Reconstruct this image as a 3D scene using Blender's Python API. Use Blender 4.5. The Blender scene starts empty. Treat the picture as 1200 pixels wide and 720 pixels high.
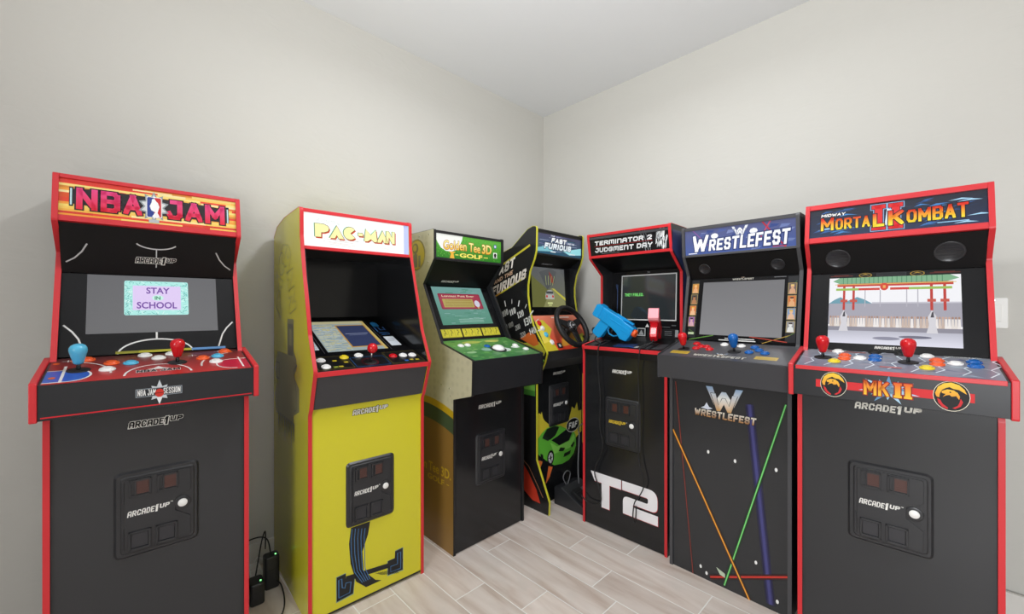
import bpy, math, random
from mathutils import Vector, Matrix
random.seed(7)
scene = bpy.context.scene
COL = scene.collection
PI = math.pi

# ------------------------------------------------------------------ helpers
def lin(h):
    h = h.lstrip('#')
    o = []
    for i in (0, 2, 4):
        v = int(h[i:i+2], 16) / 255
        o.append(v / 12.92 if v <= .04045 else ((v + .055) / 1.055) ** 2.4)
    return tuple(o)

def mix(a, b, t):
    return tuple(a[i] + (b[i] - a[i]) * t for i in range(3))

def vgrad(y0, c0, y1, c1):
    a, b = lin(c0), lin(c1)
    return lambda x, y: mix(a, b, min(1, max(0, (y - y0) / (y1 - y0))))

def material(name, color=None, rough=.5, spec=.5, metal=0, emit=0, attr=False, base=1.0, coat=0, bump=None):
    m = bpy.data.materials.new(name)
    m.use_nodes = True
    nt = m.node_tree
    b = nt.nodes['Principled BSDF']
    b.inputs['Roughness'].default_value = rough
    b.inputs['Specular IOR Level'].default_value = spec
    b.inputs['Metallic'].default_value = metal
    if coat:
        b.inputs['Coat Weight'].default_value = coat
        b.inputs['Coat Roughness'].default_value = .08
    if attr:
        a = nt.nodes.new('ShaderNodeAttribute'); a.attribute_name = 'Col'
        if base == 1.0:
            nt.links.new(a.outputs['Color'], b.inputs['Base Color'])
        else:
            mx = nt.nodes.new('ShaderNodeMix'); mx.data_type = 'RGBA'; mx.blend_type = 'MULTIPLY'
            mx.inputs[0].default_value = 1
            mx.inputs[7].default_value = (base, base, base, 1)
            nt.links.new(a.outputs['Color'], mx.inputs[6])
            nt.links.new(mx.outputs[2], b.inputs['Base Color'])
        if emit:
            nt.links.new(a.outputs['Color'], b.inputs['Emission Color'])
            b.inputs['Emission Strength'].default_value = emit
    else:
        c = lin(color)
        b.inputs['Base Color'].default_value = (*c, 1)
        if emit:
            b.inputs['Emission Color'].default_value = (*c, 1)
            b.inputs['Emission Strength'].default_value = emit
    if bump:
        sc, st, dist = bump
        tc = nt.nodes.new('ShaderNodeTexCoord')
        n = nt.nodes.new('ShaderNodeTexNoise'); n.inputs['Scale'].default_value = sc
        n.inputs['Detail'].default_value = 3
        bp = nt.nodes.new('ShaderNodeBump'); bp.inputs['Strength'].default_value = st
        bp.inputs['Distance'].default_value = dist
        nt.links.new(tc.outputs['Object'], n.inputs['Vector'])
        nt.links.new(n.outputs['Fac'], bp.inputs['Height'])
        nt.links.new(bp.outputs['Normal'], b.inputs['Normal'])
    return m

M = {}
M['black'] = material('black_laminate', '#242528', .33, .4, bump=(900, .05, .0004))
M['panel'] = material('black_front_panel', '#333436', .24, .4, bump=(900, .05, .0004))
M['gloss'] = material('black_gloss_laminate', '#1b1c1e', .17, .5)
M['inner'] = material('black_inner_panel', '#131315', .38, .4)
M['bezel'] = material('black_screen_surround', '#121214', .25, .22)
M['under'] = material('black_underside', '#0d0d0e', .42, .22)
M['charcoal'] = material('charcoal_laminate', '#3d3d40', .35, .4)
M['plastic'] = material('black_moulded_plastic', '#28292c', .32, .5)
M['plastic2'] = material('dark_grey_plastic', '#2f2f33', .4, .45)
M['red'] = material('red_edge_moulding', '#cf2c33', .38, .45)
M['yel_edge'] = material('yellow_edge_moulding', '#d3cf3a', .38, .45)
M['blk_edge'] = material('black_edge_moulding', '#1c1c1e', .4, .45)
M['grey_edge'] = material('charcoal_edge_moulding', '#4a4a4d', .4, .45)
M['print'] = material('printed_artwork', attr=True, rough=.3, spec=.45)
M['label'] = material('printed_label', attr=True, rough=.5, spec=.3)
M['lit'] = material('backlit_marquee', attr=True, rough=.25, spec=.4, emit=.55, base=.5)
M['litlow'] = material('dim_backlit_marquee', attr=True, rough=.25, spec=.4, emit=.28, base=.7)
M['screen'] = material('glowing_display', attr=True, rough=.16, spec=.45, emit=1.0, base=.03)
M['yellow'] = material('yellow_laminate', '#d2ca2c', .2, .5)
M['chrome'] = material('chrome', '#d8d8dc', .18, .5, metal=1)
M['white_p'] = material('white_plastic', '#f0efec', .3, .5)
M['red_p'] = material('red_plastic', '#d0141f', .22, .55)
M['blue_p'] = material('blue_plastic', '#1560ae', .25, .5)
M['cyan_p'] = material('light_blue_plastic', '#57b9de', .25, .5)
M['yel_p'] = material('yellow_plastic', '#e8cf2c', .28, .5)
M['org_p'] = material('orange_plastic', '#f0602a', .3, .5)
M['gunblue'] = material('blue_gun_plastic', '#1394d6', .35, .45)
M['gunred'] = material('red_gun_plastic', '#de1424', .3, .5)
M['gunpink'] = material('pink_gun_cap', '#f29aa4', .4, .4)
M['rubber'] = material('black_rubber', '#1b1b1d', .5, .4)
M['lens'] = material('reddish_coin_window', '#4c2e28', .3, .5, emit=.04)
M['cable'] = material('black_cable', '#1a1a1b', .45, .4)
M['gcable'] = material('grey_cable', '#6a6a6d', .45, .4)
M['led'] = material('green_led', '#7dff8a', .3, .5, emit=3)
M['switch'] = material('white_switch_plastic', '#e6e4df', .35, .45)

class Fr:
    def __init__(s, O, U, V):
        s.O = Vector(O); s.U = Vector(U).normalized(); s.V = Vector(V).normalized(); s.N = s.U.cross(s.V)
    def p(s, x, y, n=0):
        return s.O + s.U * x + s.V * y + s.N * n
ID = Fr((0, 0, 0), (1, 0, 0), (0, 1, 0))

def panel(A, B):                       # plane through two (depth, height) points, spanning the cabinet's width
    return Fr((0, A[0], A[1]), (1, 0, 0), (0, B[0] - A[0], B[1] - A[1]))

class G:
    """collects shapes in a frame (x, v, n) and links them as ONE mesh object"""
    def __init__(s, fr=ID):
        s.fr = fr; s.v = []; s.f = []; s.c = []; s.smooth = []
    def raw(s, pts, faces, col=None, smooth=False):
        b = len(s.v)
        for q in pts:
            s.v.append(s.fr.p(*q))
            s.c.append(col(q[0], q[1]) if callable(col) else (col or (1, 1, 1)))
        for f in faces:
            s.f.append([b + i for i in f]); s.smooth.append(smooth)
        return s
    # ---- solids
    def box(s, x0, x1, y0, y1, n0, n1, col=None):
        P = [(x, y, n) for n in (n0, n1) for y in (y0, y1) for x in (x0, x1)]
        return s.raw(P, [(0, 2, 3, 1), (4, 5, 7, 6), (0, 1, 5, 4), (2, 6, 7, 3), (0, 4, 6, 2), (1, 3, 7, 5)], col)
    def prism(s, poly, n0, n1, col=None, top=None):
        k = len(poly)
        tp = top or poly
        P = [(x, y, n0) for x, y in poly] + [(x, y, n1) for x, y in tp]
        F = [tuple(range(k - 1, -1, -1)), tuple(range(k, 2 * k))] + [(i, (i + 1) % k, k + (i + 1) % k, k + i) for i in range(k)]
        return s.raw(P, F, col)
    def lathe(s, prof, cx=0, cy=0, seg=24, col=None, smooth=True):
        P = []; F = []
        k = len(prof)
        for r, n in prof:
            for i in range(seg):
                a = 2 * PI * i / seg
                P.append((cx + r * math.cos(a), cy + r * math.sin(a), n))
        for j in range(k - 1):
            for i in range(seg):
                i2 = (i + 1) % seg
                F.append((j * seg + i, j * seg + i2, (j + 1) * seg + i2, (j + 1) * seg + i))
        F.append(tuple(range(seg - 1, -1, -1)))
        F.append(tuple((k - 1) * seg + i for i in range(seg)))
        return s.raw(P, F, col, smooth)
    def tube(s, path, r, seg=8, col=None, closed=False):
        P = []; F = []
        pts = [Vector(p) for p in path]
        k = len(pts)
        up = Vector((0.13, .21, 1)).normalized()
        for i, p in enumerate(pts):
            if closed: t = pts[(i + 1) % k] - pts[i - 1]
            else: t = pts[min(i + 1, k - 1)] - pts[max(i - 1, 0)]
            t.normalize()
            a = t.cross(up)
            if a.length < 1e-3: a = t.cross(Vector((1, 0, 0)))
            a.normalize(); b = t.cross(a)
            for j in range(seg):
                g = 2 * PI * j / seg
                P.append(tuple(p + a * (r * math.cos(g)) + b * (r * math.sin(g))))
        for i in range(k if closed else k - 1):
            for j in range(seg):
                j2 = (j + 1) % seg; i2 = (i + 1) % k
                F.append((i * seg + j, i * seg + j2, i2 * seg + j2, i2 * seg + j))
        if not closed:
            F.append(tuple(range(seg - 1, -1, -1))); F.append(tuple((k - 1) * seg + j for j in range(seg)))
        return s.raw(P, F, col, True)
    # ---- flat print (n = height of the ink layer)
    def poly(s, pts, col, n=.0005):
        if isinstance(col, str): col = lin(col)
        a = sum(pts[i][0] * pts[(i + 1) % len(pts)][1] - pts[(i + 1) % len(pts)][0] * pts[i][1] for i in range(len(pts)))
        if a < 0: pts = pts[::-1]
        return s.raw([(x, y, n) for x, y in pts], [tuple(range(len(pts)))], col)
    def rect(s, x0, y0, x1, y1, col, n=.0005):
        return s.poly([(x0, y0), (x1, y0), (x1, y1), (x0, y1)], col, n)
    def line(s, pts, w, col, n=.0005):
        if isinstance(col, str): col = lin(col)
        L = []; R = []
        k = len(pts)
        for i in range(k):
            a = Vector(pts[max(i - 1, 0)]); b = Vector(pts[min(i + 1, k - 1)])
            t = (b - a).normalized(); nn = Vector((-t.y, t.x)) * w / 2
            p = Vector(pts[i]); L.append(p + nn); R.append(p - nn)
        P = [(p.x, p.y, n) for p in L] + [(p.x, p.y, n) for p in R]
        return s.raw(P, [(k + i, k + i + 1, i + 1, i) for i in range(k - 1)], col)
    def disc(s, cx, cy, rx, ry, col, n=.0005, seg=28, a0=0, a1=2 * PI):
        full = abs(a1 - a0 - 2 * PI) < 1e-6
        P = [(cx + rx * math.cos(a0 + (a1 - a0) * i / seg), cy + ry * math.sin(a0 + (a1 - a0) * i / seg)) for i in range(seg if full else seg + 1)]
        return s.poly(P, col, n)
    def text(s, st, x0, y0, x1, y1, col, n=.0006, bold=.02, shear=0, warp=None, out=None, outw=.03, font_space=1.0):
        if isinstance(col, str): col = lin(col)
        V0, F0 = glyphs(st, bold, font_space)
        xs = [q[0] for q in V0]; ys = [q[1] for q in V0]
        ax, bx, ay, by = min(xs), max(xs), min(ys), max(ys)
        def tr(V):
            o = []
            for x, y in V:
                ty = (y - ay) / (by - ay); tx = (x - ax) / (bx - ax)
                w = abs(shear) * (y1 - y0)
                X = x0 + (x1 - x0 - w) * tx + (shear * (y1 - y0) * ty if shear > 0 else w + shear * (y1 - y0) * ty)
                Y = y0 + (y1 - y0) * ty
                if warp: X, Y = warp(X, Y, tx, ty)
                o.append((X, Y))
            return o
        if out:
            V1, F1 = glyphs(st, bold + outw, font_space)
            s.raw([(x, y, n - .0002) for x, y in tr(V1)], F1, lin(out))
        s.raw([(x, y, n) for x, y in tr(V0)], F0, col)
        return s
    def build(s, name, mat, parent=None, bevel=0, label=None, seg=2):
        me = bpy.data.meshes.new(name)
        me.from_pydata([tuple(v) for v in s.v], [], s.f)
        me.polygons.foreach_set('use_smooth', s.smooth)
        at = me.attributes.new('Col', 'FLOAT_COLOR', 'POINT')
        flat = []
        for c in s.c: flat += [c[0], c[1], c[2], 1.0]
        at.data.foreach_set('color', flat)
        me.materials.append(mat if not isinstance(mat, str) else M[mat])
        me.update()
        o = bpy.data.objects.new(name, me)
        COL.objects.link(o)
        if parent: o.parent = parent
        if bevel:
            b = o.modifiers.new('bevel', 'BEVEL'); b.width = bevel; b.segments = seg; b.limit_method = 'ANGLE'
            b.angle_limit = math.radians(40)
        if label: o['label'] = label
        return o

GL = {
 'A': (1, [[(0, 0), (.5, 1), (1, 0)], [(.2, .3), (.8, .3)]]), 'a': (1, [[(0, 0), (0, .75), (.2, 1), (.8, 1), (1, .75), (1, 0)], [(0, .4), (1, .4)]]),
 'B': (.95, [[(0, 0), (0, 1), (.75, 1), (1, .86), (1, .64), (.8, .52), (0, .52)], [(.8, .52), (1, .38), (1, .14), (.75, 0), (0, 0)]]),
 'C': (.95, [[(1, .78), (.78, 1), (.22, 1), (0, .78), (0, .22), (.22, 0), (.78, 0), (1, .22)]]),
 'D': (.95, [[(0, 0), (0, 1), (.7, 1), (1, .75), (1, .25), (.7, 0), (0, 0)]]),
 'E': (.85, [[(1, 1), (0, 1), (0, 0), (1, 0)], [(0, .5), (.8, .5)]]), 'F': (.85, [[(1, 1), (0, 1), (0, 0)], [(0, .5), (.8, .5)]]),
 'G': (.95, [[(1, .8), (.78, 1), (.22, 1), (0, .78), (0, .22), (.22, 0), (.78, 0), (1, .22), (1, .46), (.6, .46)]]),
 'H': (.95, [[(0, 0), (0, 1)], [(1, 0), (1, 1)], [(0, .5), (1, .5)]]), 'I': (.12, [[(.5, 0), (.5, 1)]]),
 'J': (.85, [[(.35, 1), (1, 1), (1, .2), (.78, 0), (.22, 0), (0, .26)]]), 'K': (.95, [[(0, 0), (0, 1)], [(1, 1), (.05, .45)], [(.35, .62), (1, 0)]]),
 'L': (.8, [[(0, 1), (0, 0), (1, 0)]]), 'M': (1.25, [[(0, 0), (0, 1), (.5, .35), (1, 1), (1, 0)]]), 'm': (1.25, [[(0, 0), (0, 1), (1, 1), (1, 0)], [(.5, 1), (.5, .2)]]),
 'N': (1, [[(0, 0), (0, 1), (1, 0), (1, 1)]]), 'n': (1, [[(0, 0), (0, 1), (.8, 1), (1, .8), (1, 0)]]),
 'O': (.98, [[(.22, 0), (0, .22), (0, .78), (.22, 1), (.78, 1), (1, .78), (1, .22), (.78, 0), (.22, 0)]]),
 'P': (.95, [[(0, 0), (0, 1), (.78, 1), (1, .84), (1, .6), (.78, .44), (0, .44)]]), 'R': (.98, [[(0, 0), (0, 1), (.78, 1), (1, .84), (1, .62), (.78, .48), (0, .48)], [(.5, .48), (1, 0)]]),
 'S': (.92, [[(1, .82), (.8, 1), (.2, 1), (0, .84), (0, .64), (.2, .52), (.8, .48), (1, .36), (1, .16), (.8, 0), (.2, 0), (0, .18)]]),
 'T': (.95, [[(0, 1), (1, 1)], [(.5, 1), (.5, 0)]]), 'U': (.95, [[(0, 1), (0, .22), (.22, 0), (.78, 0), (1, .22), (1, 1)]]),
 'V': (1, [[(0, 1), (.5, 0), (1, 1)]]), 'W': (1.35, [[(0, 1), (.25, 0), (.5, .7), (.75, 0), (1, 1)]]), 'Y': (1, [[(0, 1), (.5, .45), (1, 1)], [(.5, .45), (.5, 0)]]),
 '0': (.9, [[(.22, 0), (0, .22), (0, .78), (.22, 1), (.78, 1), (1, .78), (1, .22), (.78, 0), (.22, 0)]]), '1': (.35, [[(0, .8), (.6, 1), (.6, 0)]]),
 '2': (.92, [[(0, .82), (.2, 1), (.8, 1), (1, .82), (1, .64), (0, .0), (1, 0)]]), '3': (.9, [[(0, 1), (.8, 1), (1, .84), (1, .66), (.8, .52), (.3, .52)], [(.8, .52), (1, .36), (1, .16), (.8, 0), (0, 0)]]),
 '4': (.95, [[(.8, 0), (.8, 1), (0, .3), (1, .3)]]), '6': (.9, [[(.9, 1), (.2, 1), (0, .78), (0, .2), (.22, 0), (.8, 0), (1, .2), (1, .38), (.8, .54), (0, .54)]]),
 '8': (.9, [[(.2, .52), (0, .7), (0, .84), (.2, 1), (.8, 1), (1, .84), (1, .7), (.8, .52), (.2, .52), (0, .36), (0, .16), (.2, 0), (.8, 0), (1, .16), (1, .36), (.8, .52)]]),
 '9': (.9, [[(.1, 0), (.8, 0), (1, .22), (1, .8), (.78, 1), (.2, 1), (0, .8), (0, .62), (.2, .46), (1, .46)]]),
 '&': (1.05, [[(1, 0), (.2, .72), (.2, .88), (.35, 1), (.6, 1), (.7, .86), (.65, .7), (.05, .35), (0, .15), (.15, 0), (.55, 0), (1, .42)]]), '.': (.12, [[(.5, 0), (.5, .04)]]), ' ': (.5, []), '-': (.5, [[(0, .5), (1, .5)]])}

def btext(g, st, x0, y0, x1, y1, col, n=.0006, t=.24, shear=0, out=None, outw=.06, gap=.14, warp=None):
    """heavy block lettering drawn with a square pen; t, outw and gap are shares of the letter height"""
    H = y1 - y0
    lean = abs(shear) * H
    ws = [GL[c][0] for c in st]
    pitch = (x1 - x0 - lean) / sum(max(w, .4) for w in ws)
    t = min(t, .27 * pitch / H); gap = min(gap, .13 * pitch / H)
    avail = (x1 - x0 - lean) - gap * H * (len(st) - 1) - t * H * sum(1 for c in st if c != ' ')
    k = max(avail, .05 * H) / sum(ws)
    def put(pen, cc, nn):
        X = x0 + t * H / 2
        for c, w in zip(st, ws):
            W = w * k
            for pl in GL[c][1]:
                P = [(X + px * W, y0 + t * H / 2 + py * (H - t * H)) for px, py in pl]
                lox, hix, loy, hiy = X - pen / 2, X + W + pen / 2, y0 + t * H / 2 - pen / 2, y1 - t * H / 2 + pen / 2
                for a, b in zip(P[:-1], P[1:]):
                    a, b = Vector(a), Vector(b)
                    d = (b - a).normalized(); nn_ = Vector((-d.y, d.x)) * pen / 2; e = d * pen / 2
                    # diagonal strokes get a slightly longer end so that they finish flush
                    m = 5
                    q = []
                    for f in range(m + 1):
                        q.append((a - e) * (1 - f / m) + (b + e) * f / m - nn_)
                    for f in range(m, -1, -1):
                        q.append((a - e) * (1 - f / m) + (b + e) * f / m + nn_)
                    o = []
                    for p in q:
                        x_, y_ = min(max(p.x, lox), hix), min(max(p.y, loy), hiy)
                        ty = (y_ - y0) / H
                        x_ += shear * H * ty if shear >= 0 else lean + shear * H * ty
                        if warp: x_, y_ = warp(x_, y_, (x_ - x0) / (x1 - x0), ty)
                        o.append((x_, y_))
                    g.raw([(x_, y_, nn) for x_, y_ in o], [(f, f + 1, 2 * m - f, 2 * m + 1 - f) for f in range(m)], cc)
            X += W + (t + gap) * H if c != ' ' else W + gap * H
    if isinstance(col, str): col = lin(col)
    if out: put((t + 2 * outw) * H, lin(out), n - .0002)
    put(t * H, col, n)

_gl = {}
def glyphs(st, bold, space=1.0):
    key = (st, round(bold, 4), space)
    if key in _gl: return _gl[key]
    cu = bpy.data.curves.new('t', 'FONT')
    cu.body = st; cu.offset = bold; cu.resolution_u = 3; cu.space_character = space
    cu.fill_mode = 'FRONT' if hasattr(cu, 'fill_mode') else cu.fill_mode
    ob = bpy.data.objects.new('t', cu); COL.objects.link(ob)
    dg = bpy.context.evaluated_depsgraph_get(); dg.update()
    ev = ob.evaluated_get(dg); me = ev.to_mesh()
    V = [(v.co.x, v.co.y) for v in me.vertices]
    Fs = []
    for p in me.polygons:
        vs = list(p.vertices)
        a = sum(V[vs[i]][0] * V[vs[(i + 1) % len(vs)]][1] - V[vs[(i + 1) % len(vs)]][0] * V[vs[i]][1] for i in range(len(vs)))
        Fs.append(vs if a > 0 else vs[::-1])
    ev.to_mesh_clear()
    bpy.data.objects.remove(ob); bpy.data.curves.remove(cu)
    _gl[key] = (V, Fs)
    return _gl[key]

def thing(name, label, cat, loc, rz=0, group=None):
    o = bpy.data.objects.new(name, None); COL.objects.link(o)
    o.empty_display_size = .1
    o.location = loc; o.rotation_euler = (0, 0, math.radians(rz))
    o['label'] = label; o['category'] = cat
    if group: o['group'] = group
    return o

def fillet(pts, radii, seg=5):
    out = []
    k = len(pts)
    for i in range(k):
        r = radii[i] if not isinstance(radii, (int, float)) else radii
        p = Vector(pts[i]); a = Vector(pts[i - 1]) - p; b = Vector(pts[(i + 1) % k]) - p
        if r <= 0: out.append(tuple(p)); continue
        an = a.angle(b)
        if an > math.radians(176): out.append(tuple(p)); continue
        d = min(r / math.tan(an / 2), a.length * .45, b.length * .45)
        p0 = p + a.normalized() * d; p1 = p + b.normalized() * d
        for j in range(seg + 1):
            t = j / seg
            out.append(tuple(p0 * (1 - t) ** 2 + p * 2 * t * (1 - t) + p1 * t * t))
    return out

def rrect(x0, y0, x1, y1, r, seg=4):
    return fillet([(x0, y0), (x1, y0), (x1, y1), (x0, y1)], r, seg)

W2, TH = .2375, .0128                  # half width of a cabinet, thickness of its side panels
IN = W2 - TH
SIDE_L = Fr((-W2, 0, 0), (0, -1, 0), (0, 0, 1))      # outer face of the left side panel: u = -depth

def sides(root, front, back, edge, body, radii=.012, thick=TH):
    """two side panels cut to the cabinet's outline, each with its edge moulding as a sub-part"""
    rr = [radii] * len(front)
    rr[0] = 0
    loop = fillet(front + back, rr + [.01] * (len(back) - 1) + [0])
    # index where the back lower corner starts
    res = []
    for sgn in (-1, 1):
        x0, x1 = (-W2, -W2 + thick) if sgn < 0 else (W2 - thick, W2)
        g = G(Fr((0, 0, 0), (0, 1, 0), (0, 0, 1)))    # (depth, height, x)
        g.prism(loop, x0, x1)
        sp = g.build('side_panel', body, root)
        # edge moulding: follows the outline from the front foot to the top of the back
        line = loop[:-1]
        g = G()
        P = []
        k = len(line)
        for i in range(k):
            a = Vector(line[max(i - 1, 0)]); b = Vector(line[min(i + 1, k - 1)])
            t = (b - a).normalized(); nn = Vector((-t.y, t.x))
            for off in (-.0002, .0016):
                q = Vector(line[i]) + nn * off
                e = .0004 if off > 0 else .0006
                P.append((x0 - e, q.x, q.y)); P.append((x1 + e, q.x, q.y))
        F = []
        for i in range(k - 1):
            o, n = i * 4, (i + 1) * 4
            F += [(o + 2, n + 2, n + 3, o + 3), (o, n, n + 2, o + 2), (o + 1, o + 3, n + 3, n + 1), (o, o + 1, n + 1, n)]
        g.raw(P, F)
        g.build('edge_moulding', edge, sp)
        res.append(sp)
    return res

def slab(root, name, A, B, mat, x=IN, th=.012, inset=0, bevel=0, label=None, ext=0):
    fr = panel(A, B)
    L = (Vector(B) - Vector(A)).length
    g = G(fr); g.box(-x, x, -ext, L + ext, -inset - th, -inset)
    return g.build(name, mat, root, bevel, label)

# ------------------------------------------------------------------ arcade hardware
def brand(g, cx, cy, w, n=.0006, fill='#161616', out='#f1efe8', shear=.12, h=None):
    """the maker's blocky word mark"""
    h = h or w * .16
    ow = .085
    btext(g, 'aRCaDE', cx - w / 2, cy - h / 2, cx + w * .14, cy + h / 2, fill, n, .3, shear, out, ow, .18)
    btext(g, '1', cx + w * .13, cy - h * .62, cx + w * .235, cy + h * .66, fill, n, .24, shear, out, ow, .1)
    btext(g, 'UP', cx + w * .245, cy - h * .2, cx + w / 2, cy + h * .56, fill, n, .32, shear, out, ow, .2)

def brand_part(root, fr, cx, cy, w, fill='#161616', out='#f1efe8', h=None, n=.0006):
    g = G(fr); brand(g, cx, cy, w, n, fill, out, h=h)
    return g.build('brand_lettering', 'label', root)

def joystick(root, fr, x, y, ball_mat, style='bat', k=1.0, label=None):
    g = G(fr); g.lathe([(.022 * k, 0), (.0225 * k, .0015), (.02 * k, .003), (.006, .0035)], x, y, 28)
    b = g.build('joystick', 'rubber', root, label=label)
    g = G(fr); g.lathe([(.0048, .002), (.0048, .03 * k), (.004, .036 * k)], x, y, 14)
    g.build('shaft', 'chrome', b)
    g = G(fr)
    if style == 'bat':
        pr = [(.004, .018), (.0085, .0185), (.0105, .024), (.0135, .036), (.0162, .047), (.0172, .054), (.0165, .060), (.0135, .0655), (.008, .069), (.002, .070)]
    else:
        c, r = .052, .0175
        pr = [(max(.001, r * math.sin(a * PI / 12)), c - r * math.cos(a * PI / 12)) for a in range(13)]
    g.lathe([(r * k, n * k) for r, n in pr], x, y, 28)
    g.build('handle', ball_mat, b)
    return b

def button(root, fr, x, y, mat, r=.0175):
    g = G(fr)
    g.lathe([(r, 0), (r, .003), (r * .93, .0048), (r * .74, .0048), (r * .72, .0028), (r * .70, .0028), (r * .68, .0075), (r * .6, .0088), (r * .3, .0078), (.0005, .0074)], x, y, 24)
    return g.build('button', mat, root)

def coin_door(root, fr, cx, cy, gold=False, plain=False):
    """moulded double coin door, centre (cx, cy) on the lower panel"""
    g = G(fr)
    o = rrect(cx - .1, cy - .128, cx + .1, cy + .128, .018)
    i1 = rrect(cx - .094, cy - .122, cx + .094, cy + .122, .015)
    g.prism(o, 0, .006, top=i1)
    g.prism(rrect(cx - .086, cy - .115, cx + .088, cy + .115, .012), .006, .0085, top=rrect(cx - .083, cy - .112, cx + .085, cy + .112, .01))
    d = g.build('coin_door', 'plastic', root)
    # raised inner door with the notch for the lock
    g = G(fr)
    dp = fillet([(cx - .076, cy - .108), (cx + .078, cy - .108), (cx + .078, cy - .045), (cx + .04, cy - .018), (cx + .04, cy + .022), (cx + .078, cy + .036), (cx + .078, cy + .108), (cx - .076, cy + .108)], .008)
    g.prism(dp, .0085, .0118)
    g.build('door_plate', 'plastic', d, .001)
    for hy in (-.1, .035):
        g = G(fr); g.box(cx - .081, cx - .0785, cy + hy, cy + hy + .065, .0085, .0125); g.build('hinge', 'plastic2', d, .0006)
    for sx in (-.038, .026):
        g = G(fr)
        x0, x1, y0, y1 = cx + sx - .029, cx + sx + .021, cy + .052, cy + .104
        # frame round the recess
        for b in ((x0, x1, y0, y0 + .006), (x0, x1, y1 - .006, y1), (x0, x0 + .005, y0, y1), (x0 + .0125, x0 + .0165, y0, y1), (x1 - .005, x1, y0, y1)):
            g.box(b[0], b[1], b[2], b[3], .0118, .0158)
        g.box(x0 + .005, x0 + .0125, y0 + .006, y1 - .006, .0113, .0122)
        sl = g.build('coin_slot', 'plastic', d, .0008)
        g = G(fr); g.box(x0 + .0165, x1 - .005, y0 + .008, y1 - .006, .0118, .0135)
        for k in range(4):
            g.box(x0 + .0165, x1 - .005, y0 + .012 + k * .007, y0 + .0135 + k * .007, .0135, .0142)
        g.build('coin_window', 'lens', sl)
    for sx in (-.043, .019):
        g = G(fr)
        x0, x1, y0, y1 = cx + sx - .026, cx + sx + .026, cy - .107, cy - .05
        for b in ((x0, x1, y0, y0 + .007), (x0, x1, y1 - .006, y1), (x0, x0 + .006, y0, y1), (x1 - .006, x1, y0, y1)):
            g.box(b[0], b[1], b[2], b[3], .0118, .0165)
        fl = g.build('coin_return', 'plastic', d, .001)
        g = G(fr); g.box(x0 + .007, x1 - .007, y0 + .0085, y1 - .0075, .0114, .0132)
        g.build('return_flap', 'plastic2', fl, .0008)
    g = G(fr); g.lathe([(.021, .0085), (.021, .0105), (.0195, .0112), (.0135, .0112)], cx + .058, cy + .001, 28)
    lk = g.build('lock', 'plastic', d)
    g = G(fr); g.lathe([(.0122, .0112), (.0122, .0135), (.011, .0145), (.0005, .0146)], cx + .058, cy + .001, 24)
    g.build('lock_cover', 'white_p', lk)
    g = G(fr)
    brand(g, cx - .022, cy + .004, .098, .0125, '#e9c93c' if gold else '#f4f3ee', None, h=.017)
    g.text('TM', cx + .028, cy + .012, cx + .034, cy + .015, '#f4f3ee', .0125, .02)
    g.build('door_lettering', 'label', d)
    return d

def cabinet_box(root, lower, back_s, topz, s_top, mat='black', x=IN):
    """back, top, base panels that close the cabinet"""
    g = G(); g.box(-x, x, back_s - .014, back_s - .002, .02, topz - .02)
    g.build('back_panel', 'inner', root)
    g = G(); g.box(-x, x, s_top + .004, back_s - .014, topz - .014, topz - .002)
    g.build('top_panel', mat, root)
    g = G(); g.box(-x, x, .03, back_s - .014, .03, .045)
    g.build('base_panel', 'inner', root)

def rails(root, mb, top, mat, hb=.014, ht=.012, x=IN):
    fr = panel(mb, top)
    L = (Vector(top) - Vector(mb)).length
    g = G(fr); g.box(-x, x, 0, hb, -.02, .0005); g.build('marquee_rail', mat, root, .001)
    g = G(fr); g.box(-x, x, L - ht, L, -.02, .0005); g.build('marquee_rail', mat, root, .001)
    g = G(fr); g.box(-x, x, hb, L - ht, -.016, -.006); mq = g.build('marquee', 'plastic', root)
    return Fr(fr.p(0, 0, -.0058), fr.U, fr.V), mq, hb, L - ht

GROUP = 'arcade cabinets standing along the two walls'
def cab(label, c):
    x, y, a = c
    return thing('arcade_cabinet', label, 'arcade machine', (x, y, 0), a, GROUP)

def speaker(root, fr, x, y, r=.036):
    g = G(fr)
    g.lathe([(r, 0), (r, .0016), (r - .003, .0022), (r - .006, .0014), (r - .007, .0004), (.001, .0004)], x, y, 36)
    for i in range(-2, 3):
        h = math.sqrt(max(0, (r - .008) ** 2 - (i * .011) ** 2))
        g.box(x - h, x + h, y + i * .011 - .0012, y + i * .011 + .0012, .0004, .0012)
    return g.build('speaker_grille', 'plastic', root)

def deck(root, name, front_s, zf, zr, rear_s, zb, x, mat='black', end_mat='red', ends=.0145, top_mat='black', lip=None):
    """overhanging control deck: a wedge box with end caps"""
    pr = [(front_s, zb), (rear_s, zb), (rear_s, zr), (front_s, zf)]
    g = G(Fr((0, 0, 0), (0, 1, 0), (0, 0, 1)))
    g.prism(pr, -x + ends, x - ends)
    d = g.build(name, mat, root, .001)
    if ends:
        pe = fillet([(front_s - .004, zb - .004), (rear_s + .01, zb - .004), (rear_s + .01, zr + .007), (front_s - .004, zf + .007)], .006, 3)
        for sg in (-1, 1):
            g = G(Fr((0, 0, 0), (0, 1, 0), (0, 0, 1)))
            a, b = sorted((sg * x, sg * (x - ends)))
            g.prism(pe, a, b)
            g.build('deck_end', end_mat, d, .002)
    return d

def dt(fs, zf, rs, zr): return panel((fs, zf), (rs, zr))

def arc(cx, cy, rx, ry, a0, a1, seg=20):
    return [(cx + rx * math.cos(math.radians(a0 + (a1 - a0) * i / seg)), cy + ry * math.sin(math.radians(a0 + (a1 - a0) * i / seg))) for i in range(seg + 1)]

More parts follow.
